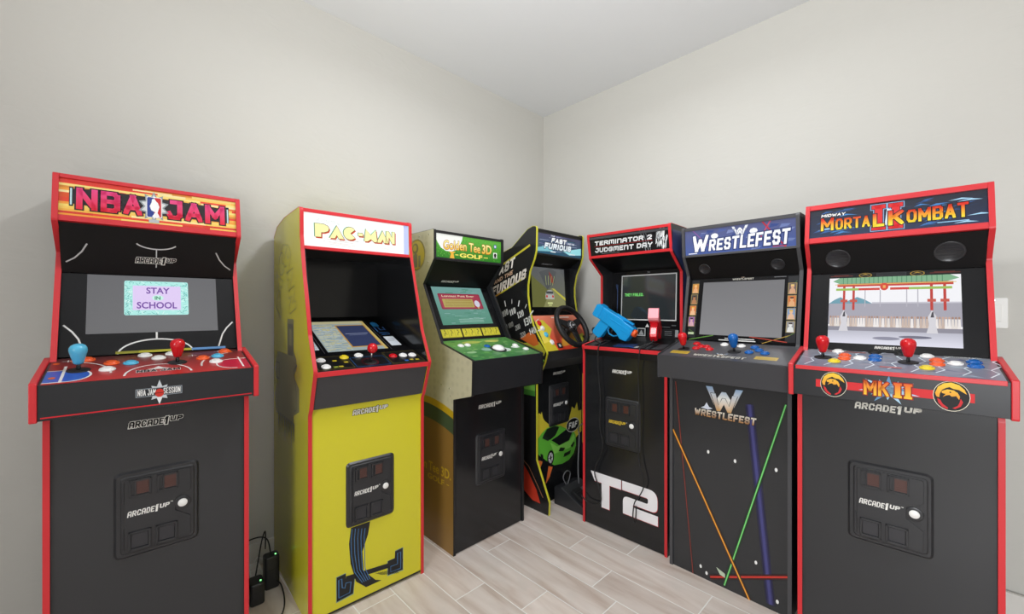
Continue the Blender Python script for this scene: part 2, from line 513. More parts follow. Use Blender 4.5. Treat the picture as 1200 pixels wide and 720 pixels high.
# shared outline of the tall deck cabinets
def tall(dz=0, s0=0, neck=.225):
    return [(0, 0), (0, .86), (.02, .95), (.105, .985), (.128, 1.03), (neck, 1.342 + dz), (.145 + s0, 1.43 + dz), (.176 + s0, 1.577 + dz)]

# ------------------------------------------------------------------ 1 basketball cabinet
def basketball_cabinet():
    r = cab('red edged black cabinet with orange basketball marquee, pale blue stick and red stick', (-1.09, 1.271, 42.2))
    fr = tall(.011, 0, .25)
    sides(r, fr, [(.47, 1.588), (.47, 0)], 'red', 'black')
    cabinet_box(r, None, .47, 1.588, .176)
    F, mq, v0, v1 = rails(r, (.148, 1.441), (.177, 1.588), 'red', .018, .013)
    g = G(F)
    g.rect(-IN, v0, IN, v1, '#e8632a', .0002)
    # speed lines of the fiery background
    cols = ['#f3d26a', '#e2452a', '#f0a03a', '#f7e29a', '#cf5a24', '#f2b94a', '#e0752c', '#f5dc80', '#d23a28', '#f2c65c', '#d98a35', '#f4e0a0', '#dd5527', '#efb348']
    k = 16
    for i in range(k):
        y = v0 + (v1 - v0) * i / k
        x = -IN
        while x < IN:
            L = random.uniform(.06, .3)
            g.rect(x, y, min(IN, x + L), y + (v1 - v0) / k, random.choice(cols), .0003)
            x += L
    g.rect(-IN, v1 - .012, -.03, v1, '#d9392a', .0005); g.rect(-.06, v1 - .009, .04, v1 - .004, '#f6e3a0', .0006)
    g.build('marquee_art', 'litlow', mq)
    g = G(F)
    o = -.006
    g.poly([(-.2, .058), (-.2, .106), (-.15, .112), (.0, .112), (.15, .107), (.2, .1), (.2, .052), (.0, .05)], '#1a1417', .0008)
    for sx in (-1, 1):
        g.poly([(sx * .203, .05), (sx * .203, .112), (sx * .194, .112), (sx * .194, .05)], '#141c22', .0009)
        g.rect(*((-.201, .054, -.197, .108) if sx < 0 else (.197, .05, .201, .104)), '#bfe2e6', .0011)
    red = vgrad(.04, '#e01c2e', .115, '#e8478a')
    btext(g, 'NBA', -.188, .042, -.036, .112, red, .0016, .3, 0, '#20101a', .05, .12)
    btext(g, 'JAM', .024, .042, .19, .112, red, .0016, .3, 0, '#20101a', .05, .12)
    # silver starburst with the white, blue and red shield
    st = []
    for i in range(20):
        a = 2 * PI * i / 20 + PI / 2
        rr = 1 if i % 2 == 0 else .66
        st.append((-.007 + .040 * rr * math.cos(a), .078 + .054 * rr * math.sin(a)))
    g.poly(st, '#8f989c', .0018); g.poly([( -.007 + (x + .007) * .82, .078 + (y - .078) * .82) for x, y in st], '#d9dcdc', .0019)
    g.poly(rrect(-.026, .04, .013, .114, .006), '#f6f6f6', .0021)
    g.poly(rrect(-.0245, .042, -.006, .112, .005), '#2a3f8f', .0022)
    g.poly(rrect(-.007, .042, .0115, .112, .005), '#c8262e', .0022)
    g.poly([(-.012, .044), (-.004, .06), (-.014, .066), (-.018, .08), (-.013, .094), (-.012, .105), (-.006, .108), (-.002, .1), (.003, .094), (.007, .08), (.004, .068), (.002, .058), (.008, .044), (.0, .042)], '#f7f7f7', .0024)
    g.rect(-.02, .022, .006, .034, '#b9bdbf', .0021)
    g.build('title_lettering', 'litlow', mq)
    # speaker panel
    A, B = (.232, 1.29), (.16, 1.438)
    sp = slab(r, 'speaker_panel', A, B, 'under')
    Fs = panel(A, B); g = G(Fs)
    g.line(arc(0, .125, .056, .028, 205, 335), .004, '#c9c9c9')
    g.line([(0, .098), (0, .03)], .003, '#c9c9c9')
    g.build('court_line', 'label', sp)
    for sx in (-1, 1):
        g = G(Fs); g.line([(sx * .214, .035), (sx * .195, .05), (sx * .178, .073), (sx * .166, .1)], .004, '#b9b9b9'); g.build('court_line', 'label', sp)
    brand_part(sp, Fs, 0, .055, .106, '#111111', '#e9e7e0', .02, .0012)
    # screen
    A, B = (.142, 1.03), (.232, 1.29)
    bz = slab(r, 'screen_bezel', A, B, 'bezel', inset=.004)
    Fb = panel(A, B); Fb = Fr(Fb.p(0, 0, -.004), Fb.U, Fb.V)
    g = G(Fb)
    g.line(arc(0, -.004, .096, .05, 5, 175), .0045, '#e4e4e2'); g.line([(0, .045), (0, .07)], .005, '#e4e4e2')
    g.build('court_line', 'label', bz)
    for sx in (-1, 1):
        g = G(Fb); g.line([(sx * .216, .101), (sx * .197, .079), (sx * .183, .055), (sx * .17, .01)], .0045, '#dddddb'); g.build('court_line', 'label', bz)
    g = G(Fb); g.rect(-.1, .001, -.045, .009, '#8f8c2c', .0007); g.rect(-.045, .001, .092, .009, '#b0a92e', .0007); g.rect(.092, .001, .19, .009, '#5e8fc4', .0007)
    g.build('colour_strip', 'label', bz)
    g = G(Fb); g.rect(-.168, .07, .17, .272, vgrad(.07, '#646466', .272, '#58585b'), .0006)  # grey field: the ceiling's reflection painted into the display's glow
    g.poly(rrect(-.081, .131, .087, .254, .006), '#a9e6df', .0008)
    for i in range(170):
        t = random.random(); 
        e = random.random()
        if e < .35: x, y = random.uniform(-.077, .083), random.choice([random.uniform(.134, .147), random.uniform(.238, .251)])
        else: x, y = random.choice([random.uniform(-.078, -.063), random.uniform(.069, .084)]), random.uniform(.134, .25)
        a = random.uniform(0, PI); l = random.uniform(.003, .006)
        g.line([(x - l * math.cos(a), y - l * math.sin(a)), (x + l * math.cos(a), y + l * math.sin(a))], .0012, random.choice(['#5fb3ad', '#3f8a88', '#e2fbf6', '#7cc9c2']), .0009)
    g.rect(-.06, .149, .066, .237, '#d9c6ee', .001)
    pu = '#6b3f9a'
    g.text('STAY', -.026, .208, .036, .231, pu, .0012, .025)
    g.text('SCHOOL', -.05, .154, .055, .178, pu, .0012, .025)
    g.disc(.004, .193, .015, .01, '#bfeee0', .0011); g.text('IN', -.004, .186, .011, .199, '#2f7d5a', .0013, .03)
    g.build('screen', 'screen', bz)
    # control deck
    d = deck(r, 'control_deck', -.08, .978, 1.024, .15, .886, W2 + .015)
    D = dt(-.08, .9785, .15, 1.0245)
    x = W2 - .005
    g = G(D)
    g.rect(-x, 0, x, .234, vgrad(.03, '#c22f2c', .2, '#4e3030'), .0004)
    g.poly([(-x, .012), (-.19, .012)] + arc(-.19, .062, .045, .05, -90, 90) + [(-x, .112)], '#2f5fc0', .0006)
    g.line([(-x, .012), (-.19, .012)] + arc(-.19, .062, .045, .05, -90, 90) + [(-x, .112)], .005, '#ece9e6', .0008)
    g.line([(-.2, .008), (-.2, .15)], .006, '#ece9e6', .0009)
    g.poly([(x, .012), (.195, .012)] + arc(.195, .062, .05, .05, 270, 90) + [(x, .112)], '#c01a3c', .0006)
    g.line([(.195, .012)] + arc(.195, .062, .05, .05, 270, 90) + [(x, .112)], .004, '#ece9e6', .0008)
    g.line([(.213, .02), (.213, .13)], .005, '#ece9e6', .0009)
    g.line(arc(0, .02, .076, .09, 0, 180), .005, '#ece9e6', .0008)
    for sx in (-1, 1):
        g.line(arc(sx * .21, .06, .105, .13, 90 + sx * 90, 90 + sx * 10, 14), .005, '#dcd6d2', .0007)
    btext(g, 'NBA JAM', -.05, .04, .05, .062, '#2a2022', .001, .22, out='#e6e2de')
    g.poly([(-.03, .062), (-.012, .072), (0, .09), (.012, .072), (.03, .062)], '#e6e2de', .0009)
    for px, py in ((-.222, .18), (-.19, .2), (-.218, .05), (.2, .2), (.17, .19)):
        g.disc(px, py, .007, .009, '#d8622a', .0009)
    for px, py in ((-.2, .2), (.09, .18), (.165, .21)):
        g.line([(px - .012, py), (px + .012, py)], .002, '#ece9e6', .001); g.line([(px, py - .01), (px, py + .01)], .002, '#ece9e6', .001)
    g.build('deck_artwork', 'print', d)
    joystick(d, D, -.172, .105, 'cyan_p', 'bat', 1.12, 'pale blue joystick')
    joystick(d, D, .047, .115, 'red_p', 'bat', 1.12, 'red joystick')
    for px, py, m in ((-.106, .15, 'org_p'), (-.063, .138, 'cyan_p'), (-.113, .09, 'white_p'), (-.03, .21, 'white_p'), (.003, .172, 'white_p'), (.038, .21, 'white_p'),
                      (.115, .14, 'org_p'), (.157, .152, 'cyan_p'), (.146, .092, 'white_p'), (.184, .207, 'org_p'), (-.161, .2, 'org_p')):
        button(d, D, px, py, m, .0185)
    Fd = panel((-.0802, .886), (-.0802, .978)); g = G(Fd)
    g.rect(-x, .006, x, .0095, '#c9242e', .0006)
    st = []
    for i in range(16):
        a = 2 * PI * i / 16 + PI / 2
        rr = 1 if i % 4 == 0 else (.8 if i % 2 == 0 else .5)
        st.append((.032 * rr * math.cos(a), .044 + .036 * rr * math.sin(a)))
    g.poly(st, '#c9ced2', .0006)
    g.poly([(-.052, .034), (.052, .034), (.052, .058), (-.052, .058)], '#8f979e', .0007); g.rect(-.05, .036, .05, .056, '#23262a', .0008)
    btext(g, 'NBA JAM', -.048, .038, -.008, .055, '#f2f2f0', .001, .16, gap=.08); btext(g, 'SESSION', .009, .038, .048, .055, '#f2f2f0', .001, .16, gap=.08)
    g.poly(st[6:11] + [(0, .03)], '#e5e8ea', .0009); g.disc(0, .042, .01, .012, '#c8342a', .0012); g.line([(-.01, .042), (.01, .042)], .0015, '#3a1512', .0013)
    g.build('badge', 'label', d)
    # lower panel
    lp = slab(r, 'lower_panel', (.006, .0), (.006, .9), 'panel')
    P = panel((.006, 0), (.006, .9))
    brand_part(lp, P, -.004, .826, .128, h=.019)
    coin_door(lp, P, 0, .56)
    return r

# ------------------------------------------------------------------ 2 yellow maze cabinet
def maze_letter(ch):
    if ch == 'P': return [(.02, 0), (0, 1), (.62, 1), (.9, .88), (.98, .68), (.9, .48), (.62, .36), (.46, .36), (.44, 0)]
    if ch == 'A': return [(0, 0), (.5, 1), (1, 0), (.62, 0), (.5, .26), (.38, 0)]
    if ch == 'C': return [(.55, .5)] + [(.5 + .5 * math.cos(math.radians(a)), .5 + .5 * math.sin(math.radians(a))) for a in range(38, 324, 15)]
    if ch == '-': return [(.05, .36), (.95, .36), (.95, .62), (.05, .62)]
    if ch == 'M': return [(0, 0), (.12, 1), (.5, .55), (.88, 1), (1, 0), (.72, 0), (.5, .2), (.28, 0)]
    if ch == 'N': return [(0, 0), (.05, 1), (.36, 1), (.68, .5), (.68, 1), (1, 1), (.98, 0), (.66, 0), (.34, .5), (.32, 0)]

def maze_title(g, x0, y0, x1, y1, fill, shade, line, n, sh=(.004, -.005)):
    spans = [('P', 0, .17), ('A', .165, .34), ('C', .33, .49), ('-', .505, .575), ('M', .585, .76), ('A', .745, .91), ('N', .87, 1.0)]
    for ch, a, b in spans:
        pts = [(x0 + (x1 - x0) * (a + (b - a) * px), y0 + (y1 - y0) * (py * .94 + .06 * (a + b) / 2)) for px, py in maze_letter(ch)]
        if shade:
            g.poly([(x + sh[0], y + sh[1]) for x, y in pts], shade, n - .0003)
            g.poly([(x - .0025, y + .0015) for x, y in pts], '#7fd0b0', n - .0004)
        if fill: g.poly(pts, fill, n)
        g.line(pts + [pts[0], pts[1]], .0018, line, n + .0002)

def maze_cabinet():
    r = cab('yellow cabinet with red edging, white lit marquee and tipped back screen', (-.571, 1.672, 41.4))
    front = [(0, 0), (0, .78), (-.013, .80), (-.067, .945), (.0, 1.075), (.03, 1.18), (.07, 1.30), (.098, 1.40), (.110, 1.46), (.112, 1.572)]
    sides(r, front, [(.36, 1.566), (.49, 1.545), (.55, 1.505), (.55, 0)], 'red', 'yellow', .02)
    cabinet_box(r, None, .55, 1.52, .12, 'yellow')
    F, mq, v0, v1 = rails(r, (.106, 1.408), (.112, 1.568), 'red', .013, .014)
    g = G(F); g.rect(-IN, v0, .2, v1, '#fbfbfb', .0002); g.rect(.2, v0, IN, v1, '#b9c4f2', .0002)
    for k in range(9):
        y = .024 + k * .005
        a = -.13 + random.uniform(-.02, .03)
        g.line([(a, y + .004), (a + .09 + random.uniform(-.02, .02), y)], .0012, random.choice(['#b9b4a6', '#7d8a86', '#d8b9a8']), .0004)
        g.line([(.06, y - .002), (.15 + random.uniform(-.03, .03), y - .008)], .001, '#c9c6ba', .0004)
    for k in range(4):
        g.line([(-.18, .126 - k * .004), (-.1 + k * .01, .123 - k * .004)], .001, '#9fb5a8', .0004); g.line([(.06, .114 - k * .004), (.15, .107 - k * .004)], .001, '#b9bfb8', .0004)
    g.build('marquee_art', 'lit', mq)
    g = G(F)
    maze_title(g, -.184, .052, .157, .11, '#f6ecaa', '#c8512c', '#2c3a2c', .0012)
    g.build('title_lettering', 'lit', mq)
    # dark interior behind the opening
    g = G(); g.box(-IN, IN, .455, .467, .95, 1.42); g.build('inner_back', 'gloss', r)
    g = G(); g.box(-IN, IN, .115, .467, 1.408, 1.418); g.build('hood', 'inner', r)
    for sx in (-1, 1):
        g = G(); a, b = sorted((sx * IN, sx * (IN - .003)))
        lo = [(-.008, .80), (.455, .80), (.455, 1.408), (.1, 1.408), (.034, 1.19), (.004, 1.08), (-.063, .945)]
        g = G(Fr((0, 0, 0), (0, 1, 0), (0, 0, 1))); g.prism(lo, a, b)
        g.build('inner_liner', 'gloss', r)
    # tipped back screen
    A, B = (.07, .987), (.455, 1.13)
    bz = slab(r, 'screen_bezel', A, B, 'bezel', x=IN - .003)
    Fb = panel(A, B)
    g = G(Fb)
    g.line([(-.152, .02), (-.152, .36)], .002, '#4a4a4e'); g.line([(.13, .02), (.13, .36)], .002, '#4a4a4e')
    b = '#2f6cb0'
    g.line([(.146, .215), (.146, .27), (.165, .27), (.165, .235), (.19, .235), (.19, .27)], .004, b)
    g.line([(.146, .2), (.19, .2), (.19, .18), (.15, .18)], .004, b); g.disc(.162, .31, .017, .024, '#2f8fd0'); g.rect(.146, .28, .178, .305, '#2f8fd0')
    g.rect(.146, .055, .194, .155, '#d6dce2'); g.line([(.152, .12), (.188, .12)], .004, '#8a8a90', .0008); g.line([(.152, .105), (.18, .105)], .003, '#8a8a90', .0008)
    g.rect(-.2, .055, -.163, .15, '#d6dce2')
    for k in range(4): g.line([(-.197, .07 + k * .02), (-.168, .07 + k * .02)], .003, '#9a9aa0', .0008)
    g.build('instruction_artwork', 'label', bz)
    g = G(Fb)
    g.rect(-.137, .03, .118, .35, '#a9b6b6', .0006)
    g.rect(-.14, .32, .118, .352, '#cfc9a0', .0007); g.rect(.104, .03, .118, .35, '#d3bd74', .0008)
    for k in range(34):
        y = .04 + k * .0082
        x = -.13
        while x < -.034:
            L = random.uniform(.006, .03)
            g.rect(x, y, min(x + L, -.032), y + .0045, random.choice(['#d9d9b0', '#c8d4d8', '#8aa3ad', '#e0d27c', '#b8c6c4', '#98aab8']), .0009); x += L + .004
    g.rect(-.03, .06, .108, .305, '#cfa04a', .0009); g.rect(-.024, .068, .102, .297, '#3b4468', .001)
    g.rect(-.012, .2, .09, .206, '#8f97b4', .0012); g.rect(.0, .185, .08, .19, '#767e9e', .0012)
    g.build('screen', material('pale_display', attr=True, rough=.16, spec=.45, emit=.62, base=.2), bz)
    # control deck
    g = G(Fr((0, 0, 0), (0, 1, 0), (0, 0, 1)))
    g.prism([(-.012, .80), (.07, .80), (.07, .986), (-.062, .945)], -IN + .003, IN - .003)
    d = g.build('control_deck', 'charcoal', r, .0008)
    D = panel((-.062, .9455), (.07, .9865))
    g = G(D)
    g.rect(-IN + .003, .002, IN - .003, .137, '#151517', .0004)
    for x0, x1, y0, y1, c in ((-.075, .062, .012, .1, '#2f6cb0'), (-.215, -.085, .012, .128, '#8a7c3a'), (.072, .215, .012, .128, '#8a7c3a')):
        g.line([(x0, y0), (x1, y0), (x1, y1), (x0, y1), (x0, y0)], .0018, c, .0007)
    g.disc(-.01, .05, .034, .034, '#5a1c22', .0007); g.disc(-.01, .05, .029, .029, '#151517', .0008)
    for px, py, c in ((-.138, .085, '#c9b52c'), (-.1, .065, '#b9a62c'), (-.13, .03, '#b9a62c'), (-.15, .028, '#8f9a38'), (.165, .035, '#b9a62c'), (.14, .03, '#3568b8'), (.19, .032, '#b9a62c')):
        g.rect(px - .008, py - .006, px + .008, py + .006, c, .0008)
    g.build('deck_artwork', 'print', d)
    g = G(); g.box(-IN, IN, -.0655, -.058, .926, .945); g.build('deck_edge', 'red', d, .0015)
    joystick(d, D, -.01, .046, 'red_p', 'ball', 1.15)
    for px, py, m in ((-.186, .094, 'white_p'), (-.184, .034, 'white_p'), (-.094, .108, 'yel_p'), (-.033, .116, 'white_p'), (.102, .083, 'red_p'), (.147, .081, 'white_p'), (.188, .077, 'white_p')):
        button(d, D, px, py, m, .0175)
    lp = slab(r, 'lower_panel', (.004, .008), (.004, .8), 'yellow')
    P = panel((.004, 0), (.004, .8))
    brand_part(lp, P, 0, .762, .148, '#e9e6da', '#26261e', .021)
    g = G(P); g.rect(-IN, .0085, IN, .016, '#222222')
    # blue maze walls and the black streaks behind the door
    dk, bl, bl2 = '#16181c', '#3f6f9e', '#9fb9a8'
    def maze(pts, inner):
        g.poly(pts, '#7f9a86', .0006)
        cx = sum(p[0] for p in pts) / len(pts); cy = sum(p[1] for p in pts) / len(pts)
        g.poly([(cx + (x - cx) * .93, cy + (y - cy) * .93) for x, y in pts], dk, .0008)
        g.line(inner + [inner[0], inner[1]], .004, bl, .001)
    maze([(-.137, .04), (-.07, .045), (-.062, .122), (-.1, .118), (-.1, .142), (-.137, .14)], [(-.127, .056), (-.085, .058), (-.08, .098), (-.1, .102), (-.104, .084), (-.114, .09), (-.116, .125), (-.127, .125)])
    maze([(.07, .055), (.142, .05), (.142, .15), (.105, .148), (.103, .118), (.07, .118)], [(.085, .067), (.13, .064), (.13, .134), (.116, .134), (.116, .088), (.085, .09)])
    g.poly([(-.08, .31), (-.003, .31), (-.012, .26), (-.035, .2), (-.03, .12), (.02, .062), (.045, .05), (-.02, .05), (-.06, .09), (-.082, .17), (-.088, .25)], dk, .0007)
    for k in range(5):
        o = k * .013
        g.line([(-.076 + o, .305 - .004 * k), (-.08 + o, .26), (-.078 + o, .2), (-.066 + o * .8, .13), (-.035 + o * .6, .075)], .0028, bl, .0009)
    g.line([(-.1, .118), (.14, .09)], .02, dk, .0007)
    for k in range(9):
        x = .02 + k * .009
        g.line([(x, .09 - k * .002), (x + .03, .07 - k * .003)], .0016, dk, .0009)
    g.build('maze_artwork', 'print', lp)
    coin_door(lp, P, 0, .44)
    # side artwork
    g = G(SIDE_L)
    gy, gd = '#8d8a62', '#575748'
    g.poly([(-.30, .98), (-.30, 1.13), (-.2, 1.13), (-.2, 1.0), (-.16, .97), (-.16, .93), (-.2, .9), (-.12, .86), (-.12, .77), (-.2, .74), (-.2, .70), (-.5, .70), (-.53, .78), (-.48, .84), (-.53, .9), (-.48, .98)], gy, .0006)
    g.poly([(-.29, .98), (-.29, 1.11), (-.21, 1.11), (-.21, .98)], gd, .0008); g.poly([(-.27, 1.02), (-.27, 1.09), (-.23, 1.09), (-.23, 1.02)], gy, .001)
    g.line([(-.5, .93), (-.44, .93), (-.44, .86), (-.5, .86)], .01, gd, .0009); g.line([(-.15, .95), (-.2, .92), (-.16, .84), (-.16, .77), (-.19, .76)], .01, gd, .0009)
    for k in range(8):
        x = -.47 + k * .036
        g.poly([(x, .71), (x + .03, .71), (x + .024, .60 + .03 * (k % 3)), (x + .018, .64)], gd, .0007)
    g.build('side_artwork', 'print', r.children[0])
    g = G(SIDE_L)
    # outlined lettering running round the upper side
    letters = [('P', -.44, 1.2, 60), ('A', -.44, 1.29, 45), ('C', -.4, 1.37, 30), ('M', -.3, 1.38, -35), ('A', -.25, 1.31, -55), ('N', -.225, 1.21, -75)]
    for ch, cx, cy, an in letters:
        a = math.radians(an)
        pts = []
        for px, py in maze_letter(ch):
            X, Y = (px - .5) * .1, (py - .5) * .1
            pts.append((cx + X * math.cos(a) - Y * math.sin(a), cy + X * math.sin(a) + Y * math.cos(a)))
        g.line(pts + [pts[0], pts[1]], .004, '#8a8640', .0007)
    g.line([(-.41, 1.43), (-.36, 1.45), (-.29, 1.44), (-.24, 1.4)], .003, '#a39d48', .0007)
    g.build('side_lettering', 'print', r.children[0])
    return r

# ------------------------------------------------------------------ 3 golf cabinet
def golf_side_material():
    m = bpy.data.materials.new('golf_side_print'); m.use_nodes = True
    nt = m.node_tree; b = nt.nodes['Principled BSDF']; b.inputs['Roughness'].default_value = .3
    tc = nt.nodes.new('ShaderNodeTexCoord'); sp = nt.nodes.new('ShaderNodeSeparateXYZ')
    nt.links.new(tc.outputs['Object'], sp.inputs[0])
    def mth(op, a, bb):
        n = nt.nodes.new('ShaderNodeMath'); n.operation = op
        for i, q in enumerate((a, bb)):
            if isinstance(q, (int, float)): n.inputs[i].default_value = q
            else: nt.links.new(q, n.inputs[i])
        return n.outputs[0]
    # height minus a gentle swoosh
    y = sp.outputs['Y']
    sw = mth('ADD', mth('MULTIPLY', y, .33), mth('MULTIPLY', mth('MULTIPLY', y, y), -.62))
    h = mth('SUBTRACT', sp.outputs['Z'], sw)
    rp = nt.nodes.new('ShaderNodeValToRGB'); rp.color_ramp.interpolation = 'CONSTANT'
    el = rp.color_ramp.elements
    el[0].position = 0; el[0].color = (*lin('#8f6c34'), 1)
    el[1].position = .572; el[1].color = (*lin('#44553a'), 1)
    e = el.new(.645); e.color = (*lin('#c4a21f'), 1)
    e = el.new(.682); e.color = (*lin('#c9c4a8'), 1)
    nt.links.new(h, rp.inputs[0])
    # golf ball dimples on the cream part
    vo = nt.nodes.new('ShaderNodeTexVoronoi'); vo.inputs['Scale'].default_value = 26; vo.inputs['Randomness'].default_value = .25
    nt.links.new(tc.outputs['Object'], vo.inputs['Vector'])
    dr = nt.nodes.new('ShaderNodeValToRGB')
    dr.color_ramp.elements[0].position = .25; dr.color_ramp.elements[0].color = (.88, .88, .87, 1)
    dr.color_ramp.elements[1].position = .5; dr.color_ramp.elements[1].color = (1, 1, 1, 1)
    nt.links.new(vo.outputs['Distance'], dr.inputs[0])
    mx = nt.nodes.new('ShaderNodeMix'); mx.data_type = 'RGBA'; mx.blend_type = 'MULTIPLY'
    nt.links.new(mth('GREATER_THAN', h, .682), mx.inputs[0])
    nt.links.new(rp.outputs[0], mx.inputs[6]); nt.links.new(dr.outputs[0], mx.inputs[7])
    nt.links.new(mx.outputs[2], b.inputs['Base Color'])
    return m

def golf_cabinet():
    r = cab('golf cabinet with cream and brown side, black edging and green grass marquee', (-.106, 2.113, 44.1))
    front = [(0, 0), (0, .738), (-.002, .742), (-.138, .778), (-.143, .938), (.1, 1.0), (.265, 1.30), (.165, 1.425), (.165, 1.572)]
    gm = golf_side_material()
    ss = sides(r, front, [(.54, 1.572), (.54, 0)], 'blk_edge', 'black', .008)
    loop = fillet(front + [(.54, 1.572), (.54, 0)], [0] + [.008] * (len(front) - 1) + [.01, 0])
    for sgn, sp_ in zip((-1, 1), ss):
        g = G(Fr((0, 0, 0), (0, 1, 0), (0, 0, 1)))
        a, b_ = (-W2 - .0006, -W2) if sgn < 0 else (W2, W2 + .0006)
        g.prism([(y + (.0 if y > .3 else .002), z) for y, z in loop], a, b_); g.build('side_print', gm, sp_)
    cabinet_box(r, None, .54, 1.572, .165, 'inner')
    F, mq, v0, v1 = rails(r, (.168, 1.42), (.167, 1.57), 'blk_edge', .014, .014)
    g = G(F)
    g.rect(-IN, v0, IN, v1, vgrad(v0, '#2f7a26', v1, '#5fae3c'), .0002)
    for i in range(420):
        x = random.uniform(-IN + .004, IN - .004); y = random.uniform(v0 + .004, v1 - .006)
        g.line([(x, y), (x + random.uniform(-.003, .003), y + .005)], .0018, random.choice(['#3f9a30', '#7cc24e', '#2c6f22', '#5db040']), .0004)
    g.poly([(-IN, v1), (-.052, v1), (-.056, v1 - .02), (-.072, .084), (-.095, .06), (-.125, .049), (-.16, .05), (-.19, .064), (-.212, .092), (-IN, .115)], '#eef0ea', .0006)
    g.poly([(-.135, v0), (-.105, v0), (-.112, .04), (-.098, .05), (-.142, .05), (-.128, .04)], '#e8b13c', .0007)
    g.disc(.18, .105, .011, .012, '#2a4f9a', .0007); g.disc(.18, .105, .007, .008, '#cfd6e0', .0008)
    g.rect(.166, .038, .194, .07, '#eeeeea', .0007); g.disc(.18, .055, .009, .011, '#222222', .0008); g.rect(.17, .04, .19, .044, '#333333', .0009)
    g.build('marquee_art', 'lit', mq)
    g = G(F)
    yel = vgrad(.055, '#e7b42c', .105, '#f6ef9e')
    g.text('Golden Tee', -.176, .056, .07, .104, yel, .0012, .02, out='#9a3418', outw=.035, warp=lambda X, Y, tx, ty: (X, Y + .012 * math.sin(PI * tx) * .4))
    g.text('3D', .082, .056, .152, .108, yel, .0012, .03, out='#9a3418', outw=.035)
    g.text('GOLF', -.072, .024, .085, .047, '#f3ea6c', .0012, .04, out='#4f5a1a', outw=.04)
    g.line([(-.1, .035), (-.08, .035)], .004, '#f3ea6c', .0012); g.line([(.095, .035), (.125, .035)], .004, '#f3ea6c', .0012)
    g.build('title_lettering', 'lit', mq)
    A, B = (.30, 1.295), (.175, 1.42)
    sp = slab(r, 'speaker_panel', A, B, 'under')
    brand_part(sp, panel(A, B), -.06, .035, .115, '#e8e8e4', None, .014)
    A, B = (.135, 1.008), (.30, 1.295)
    bz = slab(r, 'screen_bezel', A, B, 'bezel')
    Fb = panel(A, B); L = (Vector(B) - Vector(A)).length
    g = G(Fb)
    x0, x1, y0, y1 = -.172, .172, .09, L - .006
    g.rect(x0, y0, x1, y1, vgrad(y0, '#4f8f78', y1, '#79a8a4'), .0006)
    for i in range(60):
        x = random.uniform(x0 + .02, x1 - .05); y = random.uniform(y0 + .005, y1 - .01)
        g.rect(x, y, x + random.uniform(.02, .05), y + .004, random.choice(['#5b9a84', '#6fa898', '#4a8a72', '#84b0a8']), .0007)
    H = y1 - y0
    ry0, ry1 = y0 + H * .4, y0 + H * .82
    g.poly(rrect(-.146, ry0, .142, ry1, .008), '#8f3048', .0009); g.poly(rrect(-.138, ry0 + .006, .134, ry1 - .006, .006), '#a83a50', .001)
    g.text('Longest Putt Ever', -.122, ry1 - .026, .1, ry1 - .009, '#e9d6b8', .0012, .02)
    g.rect(-.126, ry0 + .012, .08, ry1 - .034, '#b8a860', .0011)
    for k in range(4): g.rect(-.12 + .004 * k, ry0 + .018 + k * .012, .07, ry0 + .023 + k * .012, '#a08a44', .0012)
    g.disc(.105, ry0 + .035, .019, .022, '#d9d6e6', .0013); g.poly([(.1, ry0 + .004), (.11, ry0 + .004), (.112, ry0 + .016), (.098, ry0 + .016)], '#c9a860', .0012)
    for k in range(3): g.rect(-.06, y0 + .03 - k * .009, .11, y0 + .033 - k * .009, '#9cc4b6', .001)
    g.build('screen', material('teal_display', attr=True, rough=.16, spec=.45, emit=.85, base=.05), bz)
    # strip of yellow instruction tiles
    for k in range(3):
        g = G(Fb); a = -.198 + k * .134
        g.poly(rrect(a, .016, a + .126, .066, .003), '#a8a02c', .0006)
        for j in range(3):
            b0 = a + .003 + j * .041
            g.rect(b0, .02, b0 + .038, .062, '#cfc53a', .0008)
            g.line([(b0 + .012, .026), (b0 + .016, .04), (b0 + .024, .046), (b0 + .021, .056)], .004, '#6a6a2a', .001); g.disc(b0 + .019, .057, .004, .004, '#6a6a2a', .001)
            g.line([(b0 + .02, .046), (b0 + .03, .034 + .006 * j)], .0025, '#7a742a', .001)
        g.build('instruction_strip', 'label', bz)
    # deck
    g = G(Fr((0, 0, 0), (0, 1, 0), (0, 0, 1)))
    g.prism([(.02, .745), (.14, .745), (.14, 1.008), (-.138, .936), (-.134, .781)], -IN, IN)
    d = g.build('control_deck', 'black', r, .001)
    D = panel((-.138, .9365), (.14, 1.0085))
    LD = .286
    g = G(D)
    g.rect(-IN, .003, IN, LD, vgrad(0, '#3c7a44', LD, '#5f9a4e'), .0004)
    for i in range(120):
        x = random.uniform(-IN + .02, IN - .02); y = random.uniform(.012, LD - .015)
        g.disc(x, y, random.uniform(.006, .02), random.uniform(.004, .01), random.choice(['#4f8f4a', '#35703e', '#6aa65a', '#7fb066', '#467f4a']), .0005 + i * .000002, 10)
    for px, py, rx, ry, c in ((-.06, .235, .06, .02, '#a8b85a'), (.08, .235, .05, .018, '#b9c46a'), (-.05, .12, .03, .022, '#8fb6a0'), (.04, .1, .055, .03, '#d6e2d8'), (.15, .12, .03, .015, '#dfe8e0'), (-.16, .1, .03, .012, '#93b889'), (.12, .05, .04, .012, '#6f9f6a')):
        g.disc(px, py, rx, ry, c, .0009)
    g.build('deck_artwork', 'print', d)
    for px, py, m in ((-.155, .196, 'white_p'), (-.112, .198, 'white_p'), (-.014, .16, 'blue_p'), (.168, .14, 'white_p'), (.186, .075, 'white_p')):
        button(d, D, px, py, m, .017)
    g = G(D); g.lathe([(.044, 0), (.044, .003), (.04, .005), (.036, .005)], .02, .11, 32)
    tb = g.build('trackball', 'plastic', d)
